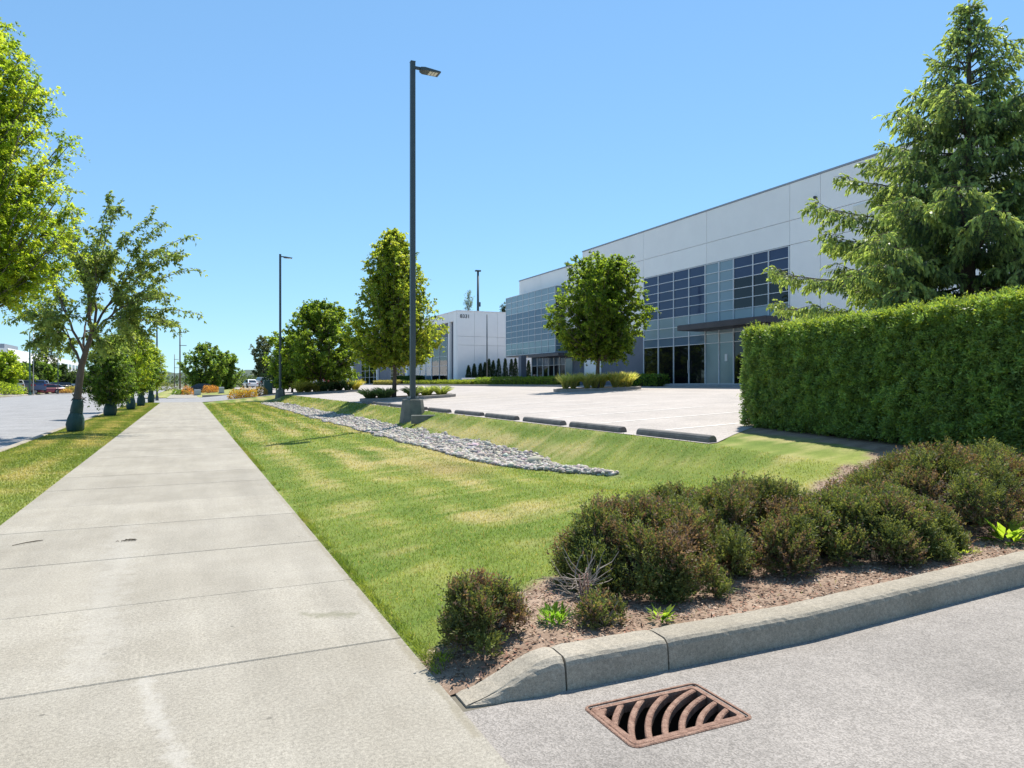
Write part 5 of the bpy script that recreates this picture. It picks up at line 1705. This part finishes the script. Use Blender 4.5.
# ------------------------------------------------------------------ light poles
def light_pole(x, y, z, top, label, baselabel, s=0.172):
    base = empty('pole_base', (x, y, z), baselabel, 'concrete base', 'concrete bases of the car park light poles')
    oc = lambda r, zz, c: [((r if abs(k[0]) == 1 else r * c) * np.sign(k[0]), (r if abs(k[1]) == 1 else r * c) * np.sign(k[1]), zz) for k in ((1, -.5), (1, .5), (.5, 1), (-.5, 1), (-1, .5), (-1, -.5), (-.5, -1), (.5, -1))]
    hb = 0.66
    MB().rings([oc(0.41, -0.2, 0.55), oc(0.385, 0.0, 0.55), oc(0.31, hb - 0.03, 0.55), oc(0.29, hb, 0.55)]).build('plinth', M['base'], base)
    root = empty('light_pole', (x, y, z + hb), label, 'light pole', 'car park light poles')
    H = top - z - hb
    h = s / 2
    sq = lambda r, zz: [(r, -r, zz), (r, r, zz), (-r, r, zz), (-r, -r, zz)]
    c = h * 0.75
    sq8 = lambda r, zz: [(r, -r * .8, zz), (r, r * .8, zz), (r * .8, r, zz), (-r * .8, r, zz), (-r, r * .8, zz), (-r, -r * .8, zz), (-r * .8, -r, zz), (r * .8, -r, zz)]
    MB().rings([sq8(h, 0.03), sq8(h * 0.92, H)]).build('pole', M['pole'], root)
    MB().box(-0.17, 0.17, -0.17, 0.17, 0.001, 0.032).build('base_plate', M['pole'], root)
    for sx in (-1, 1):
        for sy in (-1, 1):
            MB().tube([(0.13 * sx, 0.13 * sy, 0.032), (0.13 * sx, 0.13 * sy, 0.11)], 0.018, 6).build('anchor_bolt', M['steel'], root)
    MB().box(-h * 0.95, h * 0.95, -h * 0.95, h * 0.95, H, H + 0.03).build('pole_cap', M['pole'], root)
    MB().box(h, 0.30, -0.04, 0.04, H - 0.20, H - 0.12).build('arm', M['pole'], root)
    hd = MB().rings([[(0.26, -0.10, H - 0.24), (0.26, 0.10, H - 0.24), (0.26, 0.10, H - 0.13), (0.26, -0.10, H - 0.13)],
                     [(0.38, -0.19, H - 0.25), (0.38, 0.19, H - 0.25), (0.38, 0.19, H - 0.15), (0.38, -0.19, H - 0.15)],
                     [(0.93, -0.20, H - 0.25), (0.93, 0.20, H - 0.25), (0.93, 0.20, H - 0.21), (0.93, -0.20, H - 0.21)]]).build('lamp_head', M['pole'], root)
    for i in range(3):
        MB().box(0.56 + i * 0.10, 0.64 + i * 0.10, -0.15, 0.15, H - 0.262, H - 0.251).build('led_module', M['lens'], hd)
    return root


light_pole(6.9, 23.0, 0.40, 12.33, 'tall dark light pole in front of the maple', 'tapered concrete base of the tall near light pole')
light_pole(6.9, 59.8, 0.40, 11.95, 'second dark light pole, in front of the broad tree', 'concrete base of the second light pole')
x, y = ground_at(424, 22.4)
zc_ = gz(x, y)
o = MB().cbox(-0.40, 0.40, -0.10, 0.10, -0.1, 0.17, 0.02).build('concrete_block', M['base'], None, loc=(x, y, zc_), rz=R(-12))
tag(o, 'loose concrete block lying in the grass at the foot of the light pole', 'block')
x, y = ground_at(292, 46)
o = MB().cbox(-0.35, 0.35, -0.25, 0.25, -0.05, 0.06, 0.02).build('swale_drain', M['canopy'], None, loc=(x, y, gz(x, y)))
tag(o, 'dark flat drain lid in the grass near the second light pole', 'drain')


def street_light(x, y, z, h, label, mat='pole', r=0.09, armdir=(0, 0), group=None):
    root = empty('street_light', (x, y, z), label, 'street light', group)
    MB().tube([(0, 0, 0), (0, 0, h * 0.5), (0, 0, h)], [r, r * 0.85, r * 0.65], 8).build('pole', M[mat], root, smooth=True)
    MB().tube([(0, 0, -0.05), (0, 0, 0.35)], [r * 1.7, r * 1.5], 8).build('base', M[mat], root)
    if armdir != (0, 0):
        ex, ey = armdir
        MB().tube([(0, 0, h - 0.05), (ex * 0.5, ey * 0.5, h + 0.05), (ex, ey, h + 0.05)], [0.04, 0.035, 0.03], 6).build('arm', M[mat], root)
        MB().cbox(ex - 0.28, ex + 0.28, ey - 0.14, ey + 0.14, h - 0.03, h + 0.08, 0.03).build('lamp_head', M[mat], root)
    return root


x, y = ground_at(157, 67)
street_light(x, y, 0.0, 8.1, 'dark street light pole at the end of the near verge')
x, y = ground_at(487, 76)
street_light(x, y, 1.38, 7.55, 'slim grey pole standing before the white numbered wall', 'pole', 0.085, (0.0, 0.0))
for (u, d, h, lab, mt, r) in ((29.8, 95, 8.4, 'thick green street pole across the street, left one of two', 'poleg', 0.12), (33.4, 101, 8.8, 'thin grey street pole right next to the green one', 'steel', 0.07), (58, 105, 6.2, 'thin pole in front of the far car park trees', 'pole', 0.07)):
    x, y = ground_at(u, d)
    street_light(x, y, 0.05, h, lab, mt, r)
for (u, d, h, lab, mt, r) in ((180, 190, 17.6, 'tall timber utility pole above the far end of the pavement', 'polew', 0.17), (185.5, 260, 12.5, 'distant shorter utility pole right of the tall one', 'polew', 0.15), (174.5, 300, 14, 'faint far utility pole left of the tall one', 'polew', 0.14)):
    x, y = ground_at(u, d)
    root = empty('utility_pole', (x, y, -0.3), lab, 'utility pole', 'utility poles')
    MB().tube([(0, 0, 0), (0, 0, h)], [r * 1.3, r * 0.8], 8).build('pole', M[mt], root, smooth=True)
    for dz in (1.0, 2.6):
        MB().box(-0.2, 1.6, -0.08, 0.08, h - dz * 2.2, h - dz * 2.2 + 0.16).build('crossarm', M[mt], root)
x, y = ground_at(478, 130)
root = empty('mast', (x, y, 1.4), 'tall mast rising behind the numbered building', 'mast')
MB().tube([(0, 0, 0), (0, 0, 20.6)], [0.32, 0.2], 8).build('pole', M['pole'], root, smooth=True)
MB().box(-0.5, 0.5, -0.3, 0.3, 20.6, 20.85).build('lamp_head', M['pole'], root)
MB().box(-0.1, 0.45, -0.2, 0.2, 14.2, 15.0).build('equipment_box', M['pole'], root)

# ------------------------------------------------------------------ wheel stops
prof = [(-0.09, 0.0), (0.09, 0.0), (0.085, 0.06), (0.065, 0.105), (0.035, 0.128), (-0.035, 0.128), (-0.065, 0.105), (-0.085, 0.06)]
stop_me = MB().rings([[(px * s, yy, pz * s2 * 0.85) for px, pz in prof] for yy, s, s2 in ((-0.99, 0.9, 0.9), (-0.97, 1.0, 1.0), (-0.32, 1.0, 1.01), (0.31, 1.01, 1.0), (0.97, 1.0, 1.0), (0.99, 0.9, 0.9))]).mesh('wheel_stop', M['stop'])
names = ['nearest the clipped hedge', 'second from the clipped hedge', 'third from the clipped hedge', 'fourth from the clipped hedge', 'fifth from the clipped hedge', 'just right of the tall light pole base',
         'right behind the tall light pole base', 'first left of the tall light pole base', 'second left of the tall light pole base', 'last before the maple island']
rng = np.random.RandomState(90)
for i, yy in enumerate(stop_ys):
    o = link('wheel_stop', stop_me, None, (7.52 + rng.normal(0, 0.02), yy, float(zl(7.5))), rng.normal(0, 0.012))
    tag(o, 'dark concrete wheel stop %s' % names[i], 'wheel stop', 'wheel stops along the lawn')

# ------------------------------------------------------------------ cabinets
for (u, d, w, dd, h, lab, mt, kx) in ((268, 66, 0.75, 0.6, 1.35, 'green utility cabinet beside the golden shrubs', 'boxgreen', 0), (197.5, 92, 0.8, 0.6, 0.75, 'small pale utility box in front of the orange shrubs', 'boxgrey', 1), (221.5, 88, 0.6, 0.5, 0.8, 'small grey-blue utility box at the far driveway corner', 'boxgrey', 1)):
    x, y = ground_at(u, d)
    z = gz(x, y) if not kx else float(lawn2_z(x, y))
    root = empty('utility_cabinet', (x, y, z - 0.03), lab, 'cabinet')
    MB().cbox(-w / 2, w / 2, -dd / 2, dd / 2, 0.1, h, 0.04).build('cabinet', M[mt], root)
    MB().box(-w / 2 - 0.08, w / 2 + 0.08, -dd / 2 - 0.08, dd / 2 + 0.08, -0.1, 0.10).build('pad', M['base'], root)
    MB().box(-w / 2 + 0.06, w / 2 - 0.06, -dd / 2 - 0.015, -dd / 2 - 0.001, 0.2, h - 0.15).build('door', M[mt], root)


# ------------------------------------------------------------------ parked cars
def make_car(label, x, y, z, rz, color, kind='sedan'):
    root = empty('parked_car', (x, y, z), label, 'car', 'parked cars', rz)
    paint = carpaint('paint ' + label[:12], color)
    hh = {'sedan': 1.45, 'suv': 1.75, 'pickup': 1.85}[kind]
    bl = 0.62 if kind == 'sedan' else 0.72
    belt = hh * bl
    st = [(-2.25, 0.72, 0.35, belt * 0.80), (-2.15, 0.84, 0.25, belt * 0.96), (-1.3, 0.90, 0.20, belt), (0.6, 0.90, 0.20, belt), (1.3, 0.88, 0.20, belt * 0.93), (2.0, 0.82, 0.24, belt * 0.84), (2.25, 0.66, 0.34, belt * 0.70)]
    rings = []
    for (px, w, za, zb) in st:
        rings.append([(px, -w * .92, za), (px, w * .92, za), (px, w, za + 0.25), (px, w * 0.97, zb - 0.08), (px, w * 0.88, zb), (px, -w * 0.88, zb), (px, -w * 0.97, zb - 0.08), (px, -w, za + 0.25)])
    body = MB().rings(rings).build('body', paint, root, smooth=False)
    if kind == 'sedan': cab = [(-1.9, 0.70, belt - 0.02), (-1.15, 0.62, hh - 0.04), (-0.2, 0.62, hh), (0.35, 0.60, hh - 0.05), (1.25, 0.72, belt - 0.03)]
    elif kind == 'suv': cab = [(-2.2, 0.74, belt - 0.02), (-1.95, 0.66, hh - 0.05), (-0.5, 0.66, hh), (0.35, 0.64, hh - 0.05), (1.15, 0.74, belt - 0.03)]
    else: cab = [(-0.75, 0.74, belt - 0.02), (-0.6, 0.66, hh - 0.03), (0.1, 0.66, hh), (0.5, 0.64, hh - 0.05), (1.2, 0.74, belt - 0.03)]
    w0 = 0.80
    mb = MB()
    rings = [[(px, -w0 if zz < belt else -w - 0.1, belt - 0.06), (px, w0 if zz < belt else w + 0.1, belt - 0.06), (px, w, zz), (px, -w, zz)] for px, w, zz in cab]
    mb.rings(rings)
    mb.build('roof', paint, root)
    # glass bands set proud of the cabin
    for sgn in (-1, 1):
        a, b_, c_, d_, e_ = cab
        pts = [(a[0] + 0.28, belt + 0.03), (b_[0] + 0.10, hh - 0.13), (d_[0] - 0.02, hh - 0.14), (e_[0] - 0.32, belt + 0.03)]
        yo = [0.785, 0.70, 0.69, 0.785]
        MB().rings([[(p[0], sgn * (q + 0.0), p[1]) for p, q in zip(pts, yo)], [(p[0], sgn * (q + 0.03), p[1]) for p, q in zip(pts, yo)]]).build('side_window', M['carglass'], root)
    def screen(p, q, nm, off):
        MB().rings([[(p[0], -0.62, p[1]), (p[0], 0.62, p[1]), (q[0], 0.53, q[1]), (q[0], -0.53, q[1])], [(p[0] + off, -0.62, p[1] + 0.02), (p[0] + off, 0.62, p[1] + 0.02), (q[0] + off, 0.53, q[1] + 0.02), (q[0] + off, -0.53, q[1] + 0.02)]]).build(nm, M['carglass'], root)
    screen((cab[4][0] - 0.08, belt + 0.03), (cab[3][0] + 0.08, hh - 0.10), 'windscreen', 0.03)
    screen((cab[0][0] + 0.05, belt + 0.05), (cab[1][0] - 0.04, hh - 0.12), 'rear_window', -0.03)
    for px in (-1.4, 1.42):
        for sgn in (-1, 1):
            t = MB().tube([(px, sgn * 0.70, 0.33), (px, sgn * 0.92, 0.33)], 0.33, 16).build('wheel', M['tyre'], root)
            MB().tube([(px, sgn * 0.90, 0.33), (px, sgn * 0.935, 0.33)], 0.20, 12).build('rim', M['rim'], t)
    for sgn in (-1, 1):
        MB().box(2.08, 2.24, sgn * 0.60 - 0.14, sgn * 0.60 + 0.14, belt * 0.62, belt * 0.74).build('headlight', M['lens'], root)
        MB().box(-2.27, -2.14, sgn * 0.64 - 0.12, sgn * 0.64 + 0.12, belt * 0.70, belt * 0.88).build('tail_light', M['red'], root)
    return root


M['red'] = surf('tail light red', (0.30, 0.01, 0.01), (0.4, 0.02, 0.02), 5, 0.3)
WH, SI, BK, RD, MR, BL, GR = (0.75, 0.75, 0.76), (0.40, 0.41, 0.43), (0.015, 0.015, 0.018), (0.33, 0.03, 0.05), (0.16, 0.03, 0.06), (0.05, 0.09, 0.2), (0.10, 0.105, 0.11)
for (u, d, rz, c, kind, lab) in (
        (5, 106, 200, SI, 'pickup', 'silver vehicle partly behind the bush at the left edge'),
        (16, 100, 195, WH, 'suv', 'white car behind the yellow-green bush across the street'),
        (25.5, 104, 190, GR, 'suv', 'dark grey car left of the green street pole'),
        (36.5, 106, 200, BL, 'suv', 'dark blue car just right of the two street poles'),
        (44.5, 107, 205, RD, 'sedan', 'red car across the street'),
        (49.5, 112, 205, WH, 'sedan', 'white low car right of the red car'),
        (55, 114, 205, BK, 'suv', 'black car by the thin pole across the street'),
        (64, 124, 195, SI, 'sedan', 'silver car left of the arching tree trunk'),
        (71.5, 130, 195, WH, 'sedan', 'white car touching the arching tree trunk'),
        (20.5, 109, 198, BK, 'sedan', 'low black car between the white car and the dark grey car'),
        (40.5, 114, 200, SI, 'suv', 'silver car peeping out between the dark blue and the red car'),
        (59.5, 120, 200, RD, 'sedan', 'dark red car right of the thin pole across the street'),
        (199.5, 104, 185, BK, 'sedan', 'dark car between the orange shrubs beyond the far driveway'),
        (250, 122, 100, WH, 'sedan', 'white car seen above the golden shrubs'),
        (261.5, 126, 100, SI, 'suv', 'grey car just left of the green cabinet'),
        (314, 84, 95, WH, 'suv', 'white car under the broad tree'),
        (328, 87, 95, RD, 'sedan', 'red car under the broad tree, right of the white one'),
        (10, 116, 195, BL, 'suv', 'blue car behind the white one at the left edge')):
    x, y = ground_at(u, d)
    z = 0.30 if x < -20 else (float(zl(x)) if x > 7.4 else float(lawn2_z(x, y)))
    make_car(lab, x, y, z, R(rz - 90 if x < -20 else rz), c, kind)

# ------------------------------------------------------------------ distance
rng = np.random.RandomState(15)
a = np.linspace(-1.2, 1.5, 260)
q = np.stack([a * 9, a * 0], 1)
hgt = 30 + 12 * fnoise(q, 2.0, 71) + 5 * fnoise(q, 0.5, 72) + 2.5 * fnoise(q, 0.12, 73)
V, F = [], []
for i, aa in enumerate(a):
    dirv = (math.sin(aa), math.cos(aa))
    for rr, zz in ((1850, -2), (1950, hgt[i] * 0.55), (2150, hgt[i]), (2600, -2)):
        V.append((dirv[0] * rr, dirv[1] * rr, zz))
for i in range(len(a) - 1):
    for k in range(3):
        b = i * 4 + k
        F.append((b, b + 4, b + 5, b + 1))
o = MB().add(V, F).build('wooded_hills', M['hill']); o['kind'] = 'structure'
# tree belt that closes the far end of the street
n = 26000
aa = rng.uniform(-0.55, 0.12, n)
rr = rng.uniform(330, 420, n)
q = np.stack([aa * 40, rr * 0.02], 1)
hh = 5.5 + 2.6 * fnoise(q, 0.8, 81) + 1.6 * fnoise(q, 0.3, 82)
P = np.stack([np.sin(aa) * rr, np.cos(aa) * rr, hh * rng.uniform(0, 1, n) ** 0.7 - 0.4], 1)
P = P[(P[:, 0] > 5) | (P[:, 0] < -22) | (P[:, 1] > 400)]
n = len(P)
L = rng.uniform(0.7, 1.5, n)
o = link('tree_belt', leaf_mesh('tree_belt', P, nrm(rng.normal(size=(n, 3)) + UP * 0.3), nrm(rng.normal(size=(n, 3)) + UP), L, L * 0.8, pick(rng, [(0.05, 0.075, 0.035), (0.08, 0.105, 0.05), (0.035, 0.055, 0.03)], n), M['leaf']))
tag(o, 'far belt of trees at the end of the street', 'trees', kind='stuff')
